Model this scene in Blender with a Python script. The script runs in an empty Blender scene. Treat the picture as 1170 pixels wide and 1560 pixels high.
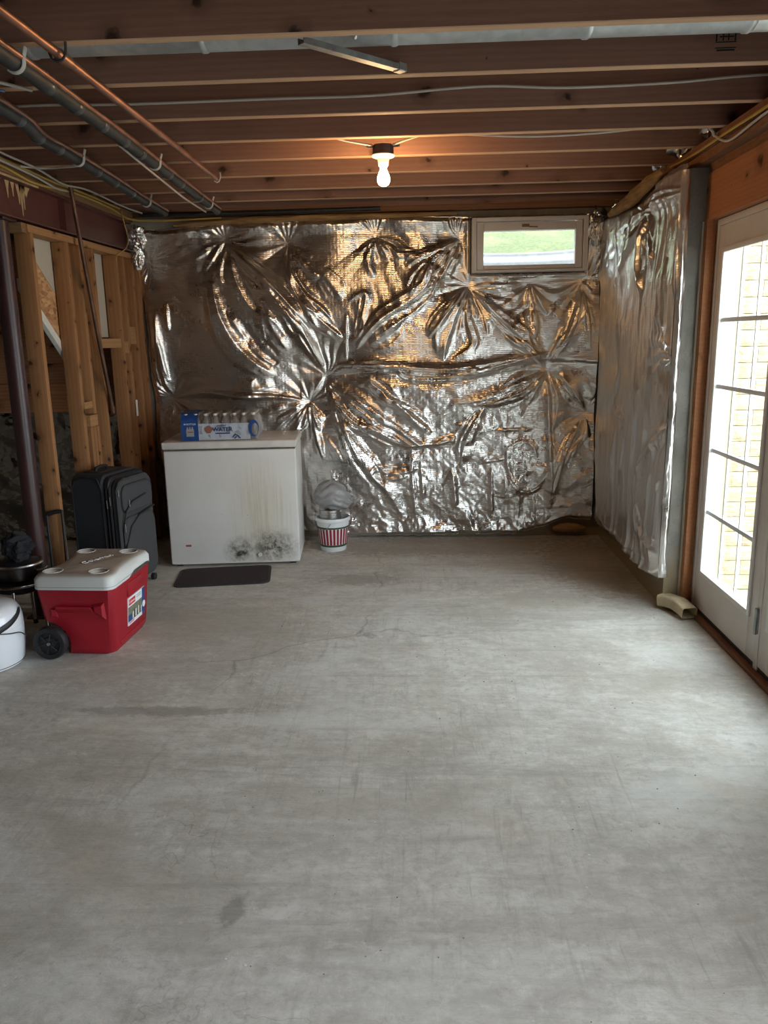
import bpy, bmesh, math, random
import numpy as np
from mathutils import Vector, Matrix
R = math.radians
PI = math.pi
random.seed(7)
C = bpy.context.scene.collection
SC = bpy.context.scene

# ---------------------------------------------------------------- camera
cam_d = bpy.data.cameras.new('camera'); cam = bpy.data.objects.new('camera', cam_d); C.objects.link(cam)
SC.camera = cam
def cam_axes(p, y, r):
    cp, sp, cy, sy = math.cos(p), math.sin(p), math.cos(y), math.sin(y)
    f = Vector((sy*cp, cy*cp, -sp)); rt = Vector((cy, -sy, 0)); d = f.cross(rt)
    return math.cos(r)*rt + math.sin(r)*d, -math.sin(r)*rt + math.cos(r)*d, f
rt, dn, fw = cam_axes(R(12.594), R(-2.9246), R(1.0559))
m3 = Matrix((rt, -dn, -fw)).transposed()
cam.matrix_world = Matrix.Translation((0, 0, 1.5)) @ m3.to_4x4()
cam_d.sensor_fit = 'VERTICAL'; cam_d.sensor_height = 36.0; cam_d.lens = 1195.67/1560*36
cam_d.clip_start = 0.02; cam_d.clip_end = 200

# ---------------------------------------------------------------- world: bright overcast daylight
W = bpy.data.worlds.new('world'); SC.world = W; W.use_nodes = True
wn = W.node_tree.nodes; wl = W.node_tree.links
bg = wn['Background']; bg.inputs['Color'].default_value = (0.84, 0.92, 1.0, 1); bg.inputs['Strength'].default_value = 11.0
SC.view_settings.view_transform = 'Standard'; SC.view_settings.look = 'None'
SC.view_settings.gamma = 1.0; SC.view_settings.use_curve_mapping = False
SC.view_settings.exposure = 0.18
SC.cycles.max_bounces = 10; SC.cycles.diffuse_bounces = 6; SC.cycles.glossy_bounces = 5
SC.cycles.transparent_max_bounces = 12; SC.cycles.sample_clamp_indirect = 6.0
SC.cycles.use_denoising = True
def portal(name, loc, rot, sx, sy):
    # guides sampling of the daylight that enters through a real glazed opening
    l = bpy.data.lights.new(name, 'AREA'); l.shape = 'RECTANGLE'; l.size = sx; l.size_y = sy
    l.cycles.is_portal = True
    o = bpy.data.objects.new(name, l); o.location = loc; o.rotation_euler = rot; C.objects.link(o)
portal('daylight_portal', (1.56, 3.75, 1.06), (0, R(90), 0), 1.70, 0.66)
portal('daylight_portal', (1.56, 2.87, 1.06), (0, R(90), 0), 1.70, 0.66)
portal('daylight_portal', (0.75, 5.93, 2.09), (R(-90), 0, 0), 0.66, 0.26)
portal('daylight_portal', (1.56, 0.25, 1.10), (0, R(90), 0), 1.90, 1.5)

# ---------------------------------------------------------------- materials
def nt(name):
    m = bpy.data.materials.new(name); m.use_nodes = True
    t = m.node_tree; b = t.nodes['Principled BSDF']
    return m, t, b
def N(t, typ, **k):
    n = t.nodes.new(typ)
    for a, v in k.items(): setattr(n, a, v)
    return n
def mixc(t, fac, a, b, mode='MIX'):
    n = t.nodes.new('ShaderNodeMix'); n.data_type = 'RGBA'; n.blend_type = mode
    for i, v in ((0, fac), (6, a), (7, b)):
        if hasattr(v, 'links'): t.links.new(v, n.inputs[i])
        else:
            n.inputs[i].default_value = v if i == 0 else (tuple(v) + (1,) if len(v) == 3 else v)
    return n.outputs[2]
def ramp(t, inp, stops):
    n = t.nodes.new('ShaderNodeValToRGB'); e = n.color_ramp.elements
    while len(e) < len(stops): e.new(0.5)
    for i, (p, c) in enumerate(stops):
        e[i].position = p; e[i].color = (c, c, c, 1) if not hasattr(c, '__len__') else tuple(c) + (1,)
    t.links.new(inp, n.inputs[0]); return n.outputs[0]
def noise(t, vec, scale, detail=4, rough=0.55, dist=0.0):
    n = t.nodes.new('ShaderNodeTexNoise'); n.inputs['Scale'].default_value = scale
    n.inputs['Detail'].default_value = detail; n.inputs['Roughness'].default_value = rough
    n.inputs['Distortion'].default_value = dist
    if vec is not None: t.links.new(vec, n.inputs['Vector'])
    return n.outputs[0]
def voro(t, vec, scale, feat='F1', rnd=1.0):
    n = t.nodes.new('ShaderNodeTexVoronoi'); n.feature = feat; n.inputs['Scale'].default_value = scale
    n.inputs['Randomness'].default_value = rnd
    if vec is not None: t.links.new(vec, n.inputs['Vector'])
    return n.outputs['Distance']
def mapping(t, vec, scale=(1, 1, 1), rot=(0, 0, 0), loc=(0, 0, 0)):
    n = t.nodes.new('ShaderNodeMapping'); n.inputs['Scale'].default_value = scale
    n.inputs['Rotation'].default_value = rot; n.inputs['Location'].default_value = loc
    t.links.new(vec, n.inputs['Vector']); return n.outputs[0]
def math_(t, op, a, b=None, c=None):
    n = t.nodes.new('ShaderNodeMath'); n.operation = op
    for i, v in enumerate((a, b, c)):
        if v is None: continue
        if hasattr(v, 'links'): t.links.new(v, n.inputs[i])
        else: n.inputs[i].default_value = v
    return n.outputs[0]
def bump(t, b, h, strength=0.3, dist=0.01, prev=None):
    n = t.nodes.new('ShaderNodeBump'); n.inputs['Strength'].default_value = strength
    n.inputs['Distance'].default_value = dist; t.links.new(h, n.inputs['Height'])
    if prev is not None: t.links.new(prev, n.inputs['Normal'])
    if b is not None: t.links.new(n.outputs[0], b.inputs['Normal'])
    return n.outputs[0]
def objcoord(t, rnd=True):
    tc = t.nodes.new('ShaderNodeTexCoord').outputs['Object']
    if not rnd: return tc
    oi = t.nodes.new('ShaderNodeObjectInfo')
    s = math_(t, 'MULTIPLY', oi.outputs['Random'], 37.0)
    v = t.nodes.new('ShaderNodeVectorMath'); v.operation = 'ADD'
    t.links.new(tc, v.inputs[0]); t.links.new(s, v.inputs[1]); return v.outputs[0]
def plain(name, col, rough=0.5, metal=0.0, spec=0.5, nz=0.0, nscale=20, bmp=0.0, bscale=60, coat=0.0):
    m, t, b = nt(name)
    oc = objcoord(t, False)
    b.inputs['Roughness'].default_value = rough; b.inputs['Metallic'].default_value = metal
    b.inputs['Specular IOR Level'].default_value = spec; b.inputs['Coat Weight'].default_value = coat
    dark = tuple(c*(1-nz) for c in col)
    f = noise(t, oc, nscale, 5)
    t.links.new(mixc(t, ramp(t, f, [(0.35, 0.0), (0.65, 1.0)]), dark, col), b.inputs['Base Color'])
    if bmp: bump(t, b, noise(t, oc, bscale, 5), bmp, 0.004)
    return m
def wood(name, base, dark, axis='X', knots=True, rough=0.75, grain=1.0, knotf=4.6):
    m, t, b = nt(name)
    oc = objcoord(t)
    sq = {'X': (0.35, 4, 4), 'Y': (4, 0.35, 4), 'Z': (4, 4, 0.35)}[axis]
    big = noise(t, mapping(t, oc, sq), 2.2, 5, 0.55, 0.8)
    n2 = t.nodes.new('ShaderNodeTexWave'); n2.inputs['Scale'].default_value = 3.2*grain
    n2.bands_direction = 'Z' if axis != 'Z' else 'X'
    n2.inputs['Distortion'].default_value = 7.0; n2.inputs['Detail'].default_value = 3
    t.links.new(mapping(t, oc, sq), n2.inputs['Vector'])
    fine = noise(t, mapping(t, oc, tuple(5*s for s in sq)), 9, 4)
    g = math_(t, 'ADD', math_(t, 'MULTIPLY', n2.outputs['Fac'], 0.22), math_(t, 'MULTIPLY', big, 0.78))
    col = mixc(t, ramp(t, g, [(0.10, 0.0), (0.90, 1.0)]), dark, base)
    col = mixc(t, ramp(t, fine, [(0.35, 0.14), (0.6, 0.0)]), col, tuple(c*0.6 for c in dark))
    if knots:
        sx_ = t.nodes.new('ShaderNodeSeparateXYZ'); t.links.new(oc, sx_.inputs[0])
        ax = 'XYZ'.index(axis); o1, o2 = [i for i in range(3) if i != ax]
        along = sx_.outputs[ax]; across = math_(t, 'ADD', sx_.outputs[o1], sx_.outputs[o2])
        cb = t.nodes.new('ShaderNodeCombineXYZ')
        wob = math_(t, 'MULTIPLY', math_(t, 'SUBTRACT', noise(t, oc, 22, 3), 0.5), 0.05)
        t.links.new(math_(t, 'MULTIPLY', math_(t, 'ADD', along, wob), knotf), cb.inputs[0])
        t.links.new(math_(t, 'MULTIPLY', math_(t, 'ADD', across, wob), knotf*1.25), cb.inputs[1])
        vk = t.nodes.new('ShaderNodeTexVoronoi'); vk.voronoi_dimensions = '2D'; vk.inputs['Scale'].default_value = 1.0
        t.links.new(cb.outputs[0], vk.inputs['Vector'])
        sk = t.nodes.new('ShaderNodeSeparateColor'); t.links.new(vk.outputs['Color'], sk.inputs[0])
        # knots differ in size, and many cells have none
        size = math_(t, 'MULTIPLY', math_(t, 'MAXIMUM', math_(t, 'SUBTRACT', sk.outputs[0], 0.30), 0.0), 1.6)
        dk = math_(t, 'DIVIDE', vk.outputs['Distance'], math_(t, 'ADD', math_(t, 'MULTIPLY', size, 0.16), 0.0001))
        kk = ramp(t, dk, [(0.40, 1.0), (0.75, 0.55), (1.0, 0.0)])
        halo = ramp(t, math_(t, 'MULTIPLY', dk, 0.33), [(0.3, 0.55), (0.9, 0.0)])
        col = mixc(t, halo, col, tuple(c*0.62 for c in dark))
        col = mixc(t, kk, col, tuple(c*0.20 for c in dark))
    t.links.new(col, b.inputs['Base Color'])
    b.inputs['Roughness'].default_value = rough; b.inputs['Specular IOR Level'].default_value = 0.25
    bump(t, b, fine, 0.25, 0.002)
    return m

M = {}
M['joist'] = wood('joist_wood', (0.31, 0.168, 0.118), (0.215, 0.112, 0.082), 'X', knotf=3.4)
M['joist_lit_bottom'] = wood('joist_lit_bottom_wood', (0.60, 0.39, 0.25), (0.46, 0.28, 0.17), 'X', knots=False)  # joist wood lightened to carry light bounced off the floor
M['subfloor'] = wood('subfloor_wood', (0.30, 0.16, 0.09), (0.18, 0.09, 0.05), 'Y', knots=False)
M['stud'] = wood('stud_wood', (0.40, 0.20, 0.085), (0.25, 0.112, 0.046), 'Z', knotf=7.0)
M['plate'] = wood('plate_wood', (0.46, 0.25, 0.11), (0.29, 0.145, 0.062), 'Y')
M['header'] = wood('header_wood', (0.46, 0.20, 0.09), (0.33, 0.135, 0.06), 'Y')
M['nailer'] = wood('nailer_wood', (0.30, 0.17, 0.075), (0.17, 0.09, 0.04), 'Y', knots=False)
M['sill'] = wood('sill_wood', (0.30, 0.14, 0.07), (0.16, 0.075, 0.04), 'X', knots=False)
M['plank'] = wood('plank_wood', (0.42, 0.20, 0.09), (0.20, 0.075, 0.035), 'X')
M['threshold'] = wood('threshold_wood', (0.28, 0.13, 0.07), (0.14, 0.065, 0.04), 'Y', knots=False)

# OSB
m, t, b = nt('strand_board'); oc = objcoord(t, False)
v = t.nodes.new('ShaderNodeTexVoronoi'); v.inputs['Scale'].default_value = 26
t.links.new(mapping(t, oc, (1, 1, 2.2), (0.6, 0.2, 0)), v.inputs['Vector'])
sep = t.nodes.new('ShaderNodeSeparateColor'); t.links.new(v.outputs['Color'], sep.inputs[0])
t.links.new(mixc(t, sep.outputs[0], (0.30, 0.13, 0.05), (0.62, 0.36, 0.17)), b.inputs['Base Color'])
b.inputs['Roughness'].default_value = 0.8; bump(t, b, sep.outputs[1], 0.3, 0.002); M['osb'] = m

M['drywall'] = plain('drywall', (0.50, 0.45, 0.37), 0.9, nz=0.08, nscale=4)
M['stringer'] = plain('white_stringer', (0.72, 0.70, 0.64), 0.6, nz=0.1)
M['steel_brown'] = plain('brown_painted_steel', (0.115, 0.036, 0.030), 0.42, nz=0.25, nscale=9, bmp=0.1)
M['column'] = plain('brown_painted_column', (0.050, 0.018, 0.018), 0.38, nz=0.3, nscale=7)
M['bare'] = plain('bare_primer', (0.52, 0.36, 0.19), 0.7, nz=0.3, nscale=30)
M['iron'] = plain('rusty_iron_pipe', (0.16, 0.085, 0.055), 0.5, metal=0.6, nz=0.4, nscale=14)
M['copper'] = plain('copper', (0.46, 0.235, 0.16), 0.42, metal=0.9, nz=0.4, nscale=9)
M['foam'] = plain('black_pipe_foam', (0.026, 0.029, 0.031), 0.55, nz=0.5, nscale=12, bmp=0.4, bscale=25)
M['tape'] = plain('dark_tape', (0.050, 0.056, 0.060), 0.32)
M['hook'] = plain('white_plastic_hook', (0.48, 0.47, 0.44), 0.5)
M['cable_white'] = plain('white_cable', (0.46, 0.43, 0.39), 0.5)
M['cable_yellow'] = plain('yellow_cable', (0.46, 0.29, 0.06), 0.5)
M['cable_black'] = plain('black_cable', (0.02, 0.02, 0.02), 0.5)
M['porcelain'] = plain('white_porcelain', (0.72, 0.68, 0.62), 0.3)
M['boxblack'] = plain('dark_junction_box', (0.035, 0.03, 0.03), 0.5)
M['zinc'] = plain('galvanized_steel', (0.62, 0.65, 0.66), 0.42, metal=0.55, nz=0.2, nscale=20)
M['zinc_dull'] = plain('dull_zinc', (0.40, 0.42, 0.43), 0.5, metal=1.0, nz=0.3)
M['white_paint'] = plain('white_vinyl', (0.66, 0.62, 0.58), 0.45, nz=0.06, nscale=8)
M['glassbead'] = plain('white_door_bead', (0.72, 0.70, 0.68), 0.4)
M['muntin'] = plain('grey_muntin', (0.74, 0.77, 0.80), 0.45)
M['rubber'] = plain('black_rubber', (0.016, 0.016, 0.018), 0.55)
M['weatherstrip'] = plain('black_weatherstrip', (0.028, 0.029, 0.032), 0.6, nz=0.4, nscale=50)
M['chrome'] = plain('chrome', (0.60, 0.60, 0.60), 0.16, metal=1.0)
M['steel'] = plain('brushed_steel', (0.55, 0.54, 0.52), 0.28, metal=1.0)
M['blackpot'] = plain('black_enamel', (0.012, 0.012, 0.013), 0.30)
M['darkpot'] = plain('dark_pot_metal', (0.10, 0.10, 0.10), 0.3, metal=1.0)
M['cloth_black'] = plain('black_cloth', (0.010, 0.010, 0.014), 0.9, bmp=0.5, bscale=40)
M['white_enamel'] = plain('white_enamel', (0.74, 0.76, 0.80), 0.28, coat=0.3)
M['suit'] = plain('charcoal_luggage_fabric', (0.026, 0.029, 0.036), 0.8, nz=0.15, nscale=60, bmp=0.3, bscale=300)
M['suit_front'] = plain('grey_luggage_fabric', (0.052, 0.052, 0.055), 0.8, nz=0.15, nscale=60, bmp=0.3, bscale=300)
M['suit_trim'] = plain('black_luggage_trim', (0.012, 0.012, 0.014), 0.6)
M['mat'] = plain('brown_ribbed_mat', (0.055, 0.032, 0.036), 0.9, nz=0.35, nscale=90, bmp=0.8, bscale=160)
M['cooler_red'] = plain('red_plastic', (0.33, 0.007, 0.018), 0.42, nz=0.12, nscale=14)
M['drain'] = plain('tan_downspout_metal', (0.60, 0.50, 0.33), 0.5, nz=0.25, nscale=14)
M['paper'] = plain('white_paper_scrap', (0.75, 0.70, 0.62), 0.9)
M['pink'] = plain('pink_paper_scrap', (0.62, 0.42, 0.38), 0.9)
M['bag'] = plain('white_plastic_bag', (0.33, 0.325, 0.33), 0.40, nz=0.1, nscale=14, bmp=0.9, bscale=38)
M['label_white'] = plain('label_white', (0.78, 0.80, 0.82), 0.4)
M['label_blue'] = plain('label_blue', (0.015, 0.06, 0.22), 0.35)
M['panel_print'] = plain('pale_print', (0.46, 0.50, 0.56), 0.35, nz=0.15, nscale=40)
M['label_red'] = plain('label_red', (0.60, 0.03, 0.04), 0.4)
M['label_dark'] = plain('label_dark', (0.05, 0.06, 0.07), 0.4)
M['label_olive'] = plain('label_olive', (0.24, 0.23, 0.16), 0.5, nz=0.5, nscale=60)
M['navy'] = plain('navy_print', (0.02, 0.05, 0.16), 0.4)
M['brownmark'] = plain('brown_print', (0.25, 0.10, 0.06), 0.4)
M['redmark'] = plain('red_brown_sticker', (0.30, 0.08, 0.04), 0.6)
M['green'] = plain('dark_green_print', (0.02, 0.09, 0.045), 0.45)
M['crimson'] = plain('crimson_print', (0.30, 0.008, 0.02), 0.45)
M['debris'] = plain('brown_chip', (0.22, 0.13, 0.07), 0.9)
M['debris_light'] = plain('pale_chip', (0.7, 0.68, 0.62), 0.9)
M['post_cream'] = plain('cream_trim', (0.58, 0.52, 0.39), 0.7)
M['wellmetal'] = plain('galvanized_well', (0.50, 0.52, 0.55), 0.5, nz=0.2)

# lid: white plastic with a brown dirt stain on the deck
m, t, b = nt('cooler_lid_plastic'); oc = objcoord(t, False)
f = noise(t, oc, 6, 5, 0.6)
geo = t.nodes.new('ShaderNodeSeparateXYZ'); t.links.new(oc, geo.inputs[0])
top = ramp(t, geo.outputs[2], [(0.405, 0.0), (0.415, 1.0)])
st = math_(t, 'MULTIPLY', ramp(t, f, [(0.2, 0.45), (0.6, 0.9)]), top)
col = mixc(t, st, (0.62, 0.63, 0.61), (0.27, 0.205, 0.145))
t.links.new(col, b.inputs['Base Color']); b.inputs['Roughness'].default_value = 0.42; M['lid'] = m

# concrete floor
m, t, b = nt('concrete_floor')
tc = t.nodes.new('ShaderNodeTexCoord').outputs['Object']
big = noise(t, tc, 0.55, 5, 0.6, 0.6)
med = noise(t, tc, 2.2, 8, 0.68, 1.2)
fin = noise(t, tc, 26, 9, 0.8)
streak = noise(t, mapping(t, tc, (0.35, 3.4, 1), (0, 0, R(-12))), 2.4, 8, 0.7, 2.2)
arcs = noise(t, mapping(t, tc, (9.0, 1.2, 1), (0, 0, R(-28))), 2.6, 5, 0.6, 1.5)
c = mixc(t, ramp(t, med, [(0.30, 0.0), (0.68, 1.0)]), (0.45, 0.425, 0.38), (0.66, 0.64, 0.59))
c = mixc(t, math_(t, 'MULTIPLY', ramp(t, streak, [(0.50, 0.0), (0.72, 1.0)]), 0.55), c, (0.36, 0.345, 0.305))
c = mixc(t, ramp(t, streak, [(0.25, 0.35), (0.42, 0.0)]), c, (0.74, 0.73, 0.70))
am = math_(t, 'MULTIPLY', ramp(t, arcs, [(0.56, 0.0), (0.66, 0.6)]), ramp(t, big, [(0.46, 0.0), (0.60, 1.0)]))
c = mixc(t, am, c, (0.33, 0.315, 0.27))
c = mixc(t, ramp(t, fin, [(0.36, 0.6), (0.48, 0.0)]), c, (0.33, 0.315, 0.28))
c = mixc(t, ramp(t, fin, [(0.54, 0.0), (0.66, 0.5)]), c, (0.78, 0.77, 0.73))
mid = noise(t, mapping(t, tc, (1.0, 1.5, 1), (0, 0, R(20))), 11, 11, 0.80, 0.5)
c = mixc(t, ramp(t, mid, [(0.40, 0.42), (0.50, 0.0)]), c, (0.38, 0.36, 0.32))
c = mixc(t, ramp(t, mid, [(0.52, 0.0), (0.62, 0.36)]), c, (0.76, 0.75, 0.71))
scr = noise(t, mapping(t, tc, (16.0, 1.1, 1), (0, 0, R(35))), 2.0, 8, 0.72, 0.6)
c = mixc(t, math_(t, 'MULTIPLY', ramp(t, scr, [(0.55, 0.0), (0.66, 0.5)]), ramp(t, big, [(0.44, 0.0), (0.56, 1.0)])), c, (0.25, 0.245, 0.22))
# broad cloudy variation and long dark trowel bands
cl = noise(t, mapping(t, tc, (0.8, 1.6, 1), (0, 0, R(-8))), 0.9, 6, 0.62, 1.4)
c = mixc(t, ramp(t, cl, [(0.36, 0.55), (0.50, 0.0)]), c, (0.37, 0.345, 0.29))
c = mixc(t, ramp(t, cl, [(0.52, 0.0), (0.66, 0.5)]), c, (0.70, 0.715, 0.69))
bnd = noise(t, mapping(t, tc, (0.45, 5.0, 1), (0, 0, R(6)), (0.3, 0.7, 0)), 1.0, 9, 0.72, 1.0)
c = mixc(t, ramp(t, bnd, [(0.57, 0.0), (0.68, 0.5)]), c, (0.30, 0.285, 0.245))
# rusty tint patches
rust = math_(t, 'MULTIPLY', ramp(t, noise(t, tc, 1.3, 6, 0.7), [(0.56, 0.0), (0.70, 0.5)]), ramp(t, fin, [(0.4, 0.3), (0.6, 1.0)]))
c = mixc(t, rust, c, (0.56, 0.45, 0.31))
# efflorescence ring and stains near the freezer and under the wall
pit = voro(t, mapping(t, tc, (1, 1, 1)), 9.0)
c = mixc(t, ramp(t, pit, [(0.02, 0.7), (0.035, 0.0)]), c, (0.13, 0.12, 0.10))
# hairline cracks
cr = t.nodes.new('ShaderNodeTexVoronoi'); cr.feature = 'DISTANCE_TO_EDGE'; cr.inputs['Scale'].default_value = 0.42
dv = t.nodes.new('ShaderNodeVectorMath'); dv.operation = 'ADD'; t.links.new(tc, dv.inputs[0])
t.links.new(math_(t, 'MULTIPLY', noise(t, tc, 2.5, 5), 0.9), dv.inputs[1]); t.links.new(dv.outputs[0], cr.inputs['Vector'])
c = mixc(t, math_(t, 'MULTIPLY', ramp(t, cr.outputs['Distance'], [(0.0008, 0.55), (0.003, 0.0)]), ramp(t, big, [(0.42, 0), (0.55, 1)])), c, (0.18, 0.17, 0.15))
# dark splotches
def spot(c, x, y, rx, ry, col, amt, edge=0.35):
    mp = mapping(t, tc, (1/rx, 1/ry, 0.0), (0, 0, 0), (-x/rx, -y/ry, 0))
    ln = t.nodes.new('ShaderNodeVectorMath'); ln.operation = 'LENGTH'; t.links.new(mp, ln.inputs[0])
    d = math_(t, 'ADD', ln.outputs['Value'], math_(t, 'MULTIPLY', math_(t, 'SUBTRACT', noise(t, tc, 22, 5, 0.7), 0.5), 2.2))
    return mixc(t, ramp(t, d, [(1-edge, amt), (1.0+edge*0.3, 0.0)]), c, col)
for a in ((0.97, 1.93, 0.035, 0.03, (0.06, 0.06, 0.065), 0.8), (-0.52, 1.80, 0.035, 0.07, (0.22, 0.215, 0.185), 0.55),
          (-0.62, 4.35, 0.16, 0.10, (0.62, 0.62, 0.62), 0.5), (-0.40, 4.75, 0.30, 0.14, (0.22, 0.19, 0.15), 0.45),
          (-1.1, 2.95, 0.42, 0.05, (0.24, 0.22, 0.19), 0.5), (0.1, 5.55, 1.3, 0.30, (0.22, 0.175, 0.125), 0.5),
          (1.1, 5.1, 0.35, 0.8, (0.24, 0.195, 0.14), 0.45)):
    c = spot(c, *a)
t.links.new(c, b.inputs['Base Color'])
t.links.new(ramp(t, med, [(0.3, 0.42), (0.7, 0.62)]), b.inputs['Roughness'])
b.inputs['Specular IOR Level'].default_value = 0.45
nb = bump(t, None, fin, 0.40, 0.006); nb = bump(t, None, mid, 0.35, 0.012, nb); nb = bump(t, None, streak, 0.25, 0.012, nb); bump(t, b, med, 0.2, 0.02, nb)
M['floor'] = m

# concrete wall
m, t, b = nt('concrete_wall'); tc = objcoord(t, False)
med = noise(t, tc, 3, 7, 0.65); fin = noise(t, tc, 45, 6, 0.7)
c = mixc(t, ramp(t, med, [(0.3, 0.0), (0.7, 1.0)]), (0.14, 0.125, 0.105), (0.30, 0.275, 0.24))
c = mixc(t, ramp(t, voro(t, tc, 34), [(0.05, 0.7), (0.14, 0.0)]), c, (0.09, 0.085, 0.08))
sz = t.nodes.new('ShaderNodeSeparateXYZ'); t.links.new(tc, sz.inputs[0])
low = math_(t, 'ADD', sz.outputs[2], math_(t, 'MULTIPLY', math_(t, 'SUBTRACT', med, 0.5), 0.3))
c = mixc(t, ramp(t, low, [(0.10, 0.75), (0.38, 0.0)]), c, (0.30, 0.21, 0.10))
t.links.new(c, b.inputs['Base Color']); b.inputs['Roughness'].default_value = 0.85
bump(t, b, fin, 0.6, 0.006); M['concrete'] = m

# foil facing (aluminised scrim)
def foil_mat(name, base, rough, vert_axis=('X', 'Z'), weave=0.10, crk=0.25):
    m, t, b = nt(name); tc = objcoord(t, False)
    b.inputs['Metallic'].default_value = 1.0
    n1 = noise(t, tc, 5, 4); n2 = noise(t, tc, 60, 3)
    c = mixc(t, n1, tuple(x*0.86 for x in base), base)
    t.links.new(c, b.inputs['Base Color'])
    t.links.new(ramp(t, n1, [(0.3, rough*0.8), (0.7, rough*1.25)]), b.inputs['Roughness'])
    w1 = t.nodes.new('ShaderNodeTexWave'); w1.bands_direction = 'Z'; w1.inputs['Scale'].default_value = 26
    w1.inputs['Distortion'].default_value = 1.2; w1.inputs['Detail'].default_value = 2; t.links.new(tc, w1.inputs['Vector'])
    w2 = t.nodes.new('ShaderNodeTexWave'); w2.bands_direction = vert_axis[0]; w2.inputs['Scale'].default_value = 13
    w2.inputs['Distortion'].default_value = 1.0; t.links.new(tc, w2.inputs['Vector'])
    hv = math_(t, 'ADD', w1.outputs['Fac'], math_(t, 'MULTIPLY', w2.outputs['Fac'], 0.4))
    nb = bump(t, None, hv, weave, 0.0035)
    v1 = voro(t, mapping(t, tc, (1, 1, 1.3)), 30, 'SMOOTH_F1'); 
    nb = bump(t, None, v1, crk, 0.012, nb)
    bump(t, b, n2, crk*0.8, 0.006, nb)
    return m
M['foil'] = foil_mat('foil_facing', (0.81, 0.78, 0.745), 0.29, weave=0.18, crk=0.17)
M['foil_right'] = foil_mat('foil_facing_side', (0.88, 0.86, 0.83), 0.34, ('Y', 'Z'), 0.06, 0.10)
M['foil_shadow'] = foil_mat('foil_far_left_shaded', (0.30, 0.28, 0.26), 0.14, ('X', 'Z'), 0.05, 0.2)  # same foil, base darkened to hold the shade behind the studs
M['foil_dark'] = foil_mat('foil_scrap', (0.72, 0.71, 0.70), 0.27, ('X', 'Z'), 0.05, 0.3)
# fibreglass
m, t, b = nt('fibreglass'); tc = objcoord(t, False)
f = noise(t, tc, 40, 7, 0.8); f2 = noise(t, mapping(t, tc, (0.6, 0.6, 4)), 12, 4)
t.links.new(mixc(t, ramp(t, f2, [(0.3, 0.0), (0.7, 1.0)]), (0.22, 0.12, 0.045), (0.46, 0.28, 0.11)), b.inputs['Base Color'])
b.inputs['Roughness'].default_value = 1.0; bump(t, b, f, 0.9, 0.01); M['fibre'] = m

# freezer white enamel with mould and drips (texture shapes of their own)
m, t, b = nt('stained_white_enamel'); tc = objcoord(t, False)
def blob(x, z, rx, rz):
    mp = mapping(t, tc, (1/rx, 0.0, 1/rz), (0, 0, 0), (-x/rx, 0, -z/rz))
    ln = t.nodes.new('ShaderNodeVectorMath'); ln.operation = 'LENGTH'; t.links.new(mp, ln.inputs[0])
    return ramp(t, ln.outputs['Value'], [(0.25, 1.0), (1.0, 0.0)])
nf = noise(t, tc, 60, 8, 0.8); nm = noise(t, tc, 14, 6, 0.7)
vs = noise(t, mapping(t, tc, (1, 1, 0.03)), 60, 4, 0.7)
mask = math_(t, 'MAXIMUM', blob(0.69, 0.13, 0.20, 0.15), blob(0.47, 0.10, 0.13, 0.12))
mould = math_(t, 'MULTIPLY', mask, ramp(t, math_(t, 'MULTIPLY', math_(t, 'ADD', math_(t, 'MULTIPLY', nf, 0.55), math_(t, 'MULTIPLY', nm, 0.5)), math_(t, 'ADD', nm, 0.5)), [(0.40, 0.0), (0.62, 1.0)]))
mask2 = blob(0.62, 0.32, 0.24, 0.48)
drip = math_(t, 'MULTIPLY', mask2, ramp(t, vs, [(0.46, 0.0), (0.70, 0.75)]))
speck = ramp(t, voro(t, tc, 13), [(0.02, 0.8), (0.05, 0.0)])
c = mixc(t, math_(t, 'MULTIPLY', mask2, 0.7), mixc(t, ramp(t, noise(t, tc, 3, 4), [(0.35, 0.0), (0.7, 1.0)]), (0.67, 0.65, 0.61), (0.73, 0.72, 0.70)), (0.60, 0.545, 0.44))
c = mixc(t, drip, c, (0.42, 0.36, 0.25)); c = mixc(t, speck, c, (0.30, 0.24, 0.18))
c = mixc(t, math_(t, 'MULTIPLY', mask, 0.45), c, (0.50, 0.46, 0.38))
c = mixc(t, mould, c, (0.055, 0.05, 0.042))
t.links.new(c, b.inputs['Base Color']); b.inputs['Roughness'].default_value = 0.42; M['freezer'] = m
M['freezer_lid'] = plain('freezer_lid_enamel', (0.68, 0.64, 0.60), 0.4, nz=0.12, nscale=9)
M['grime'] = plain('grime_gasket', (0.16, 0.13, 0.10), 0.8, nz=0.5, nscale=30)

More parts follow.
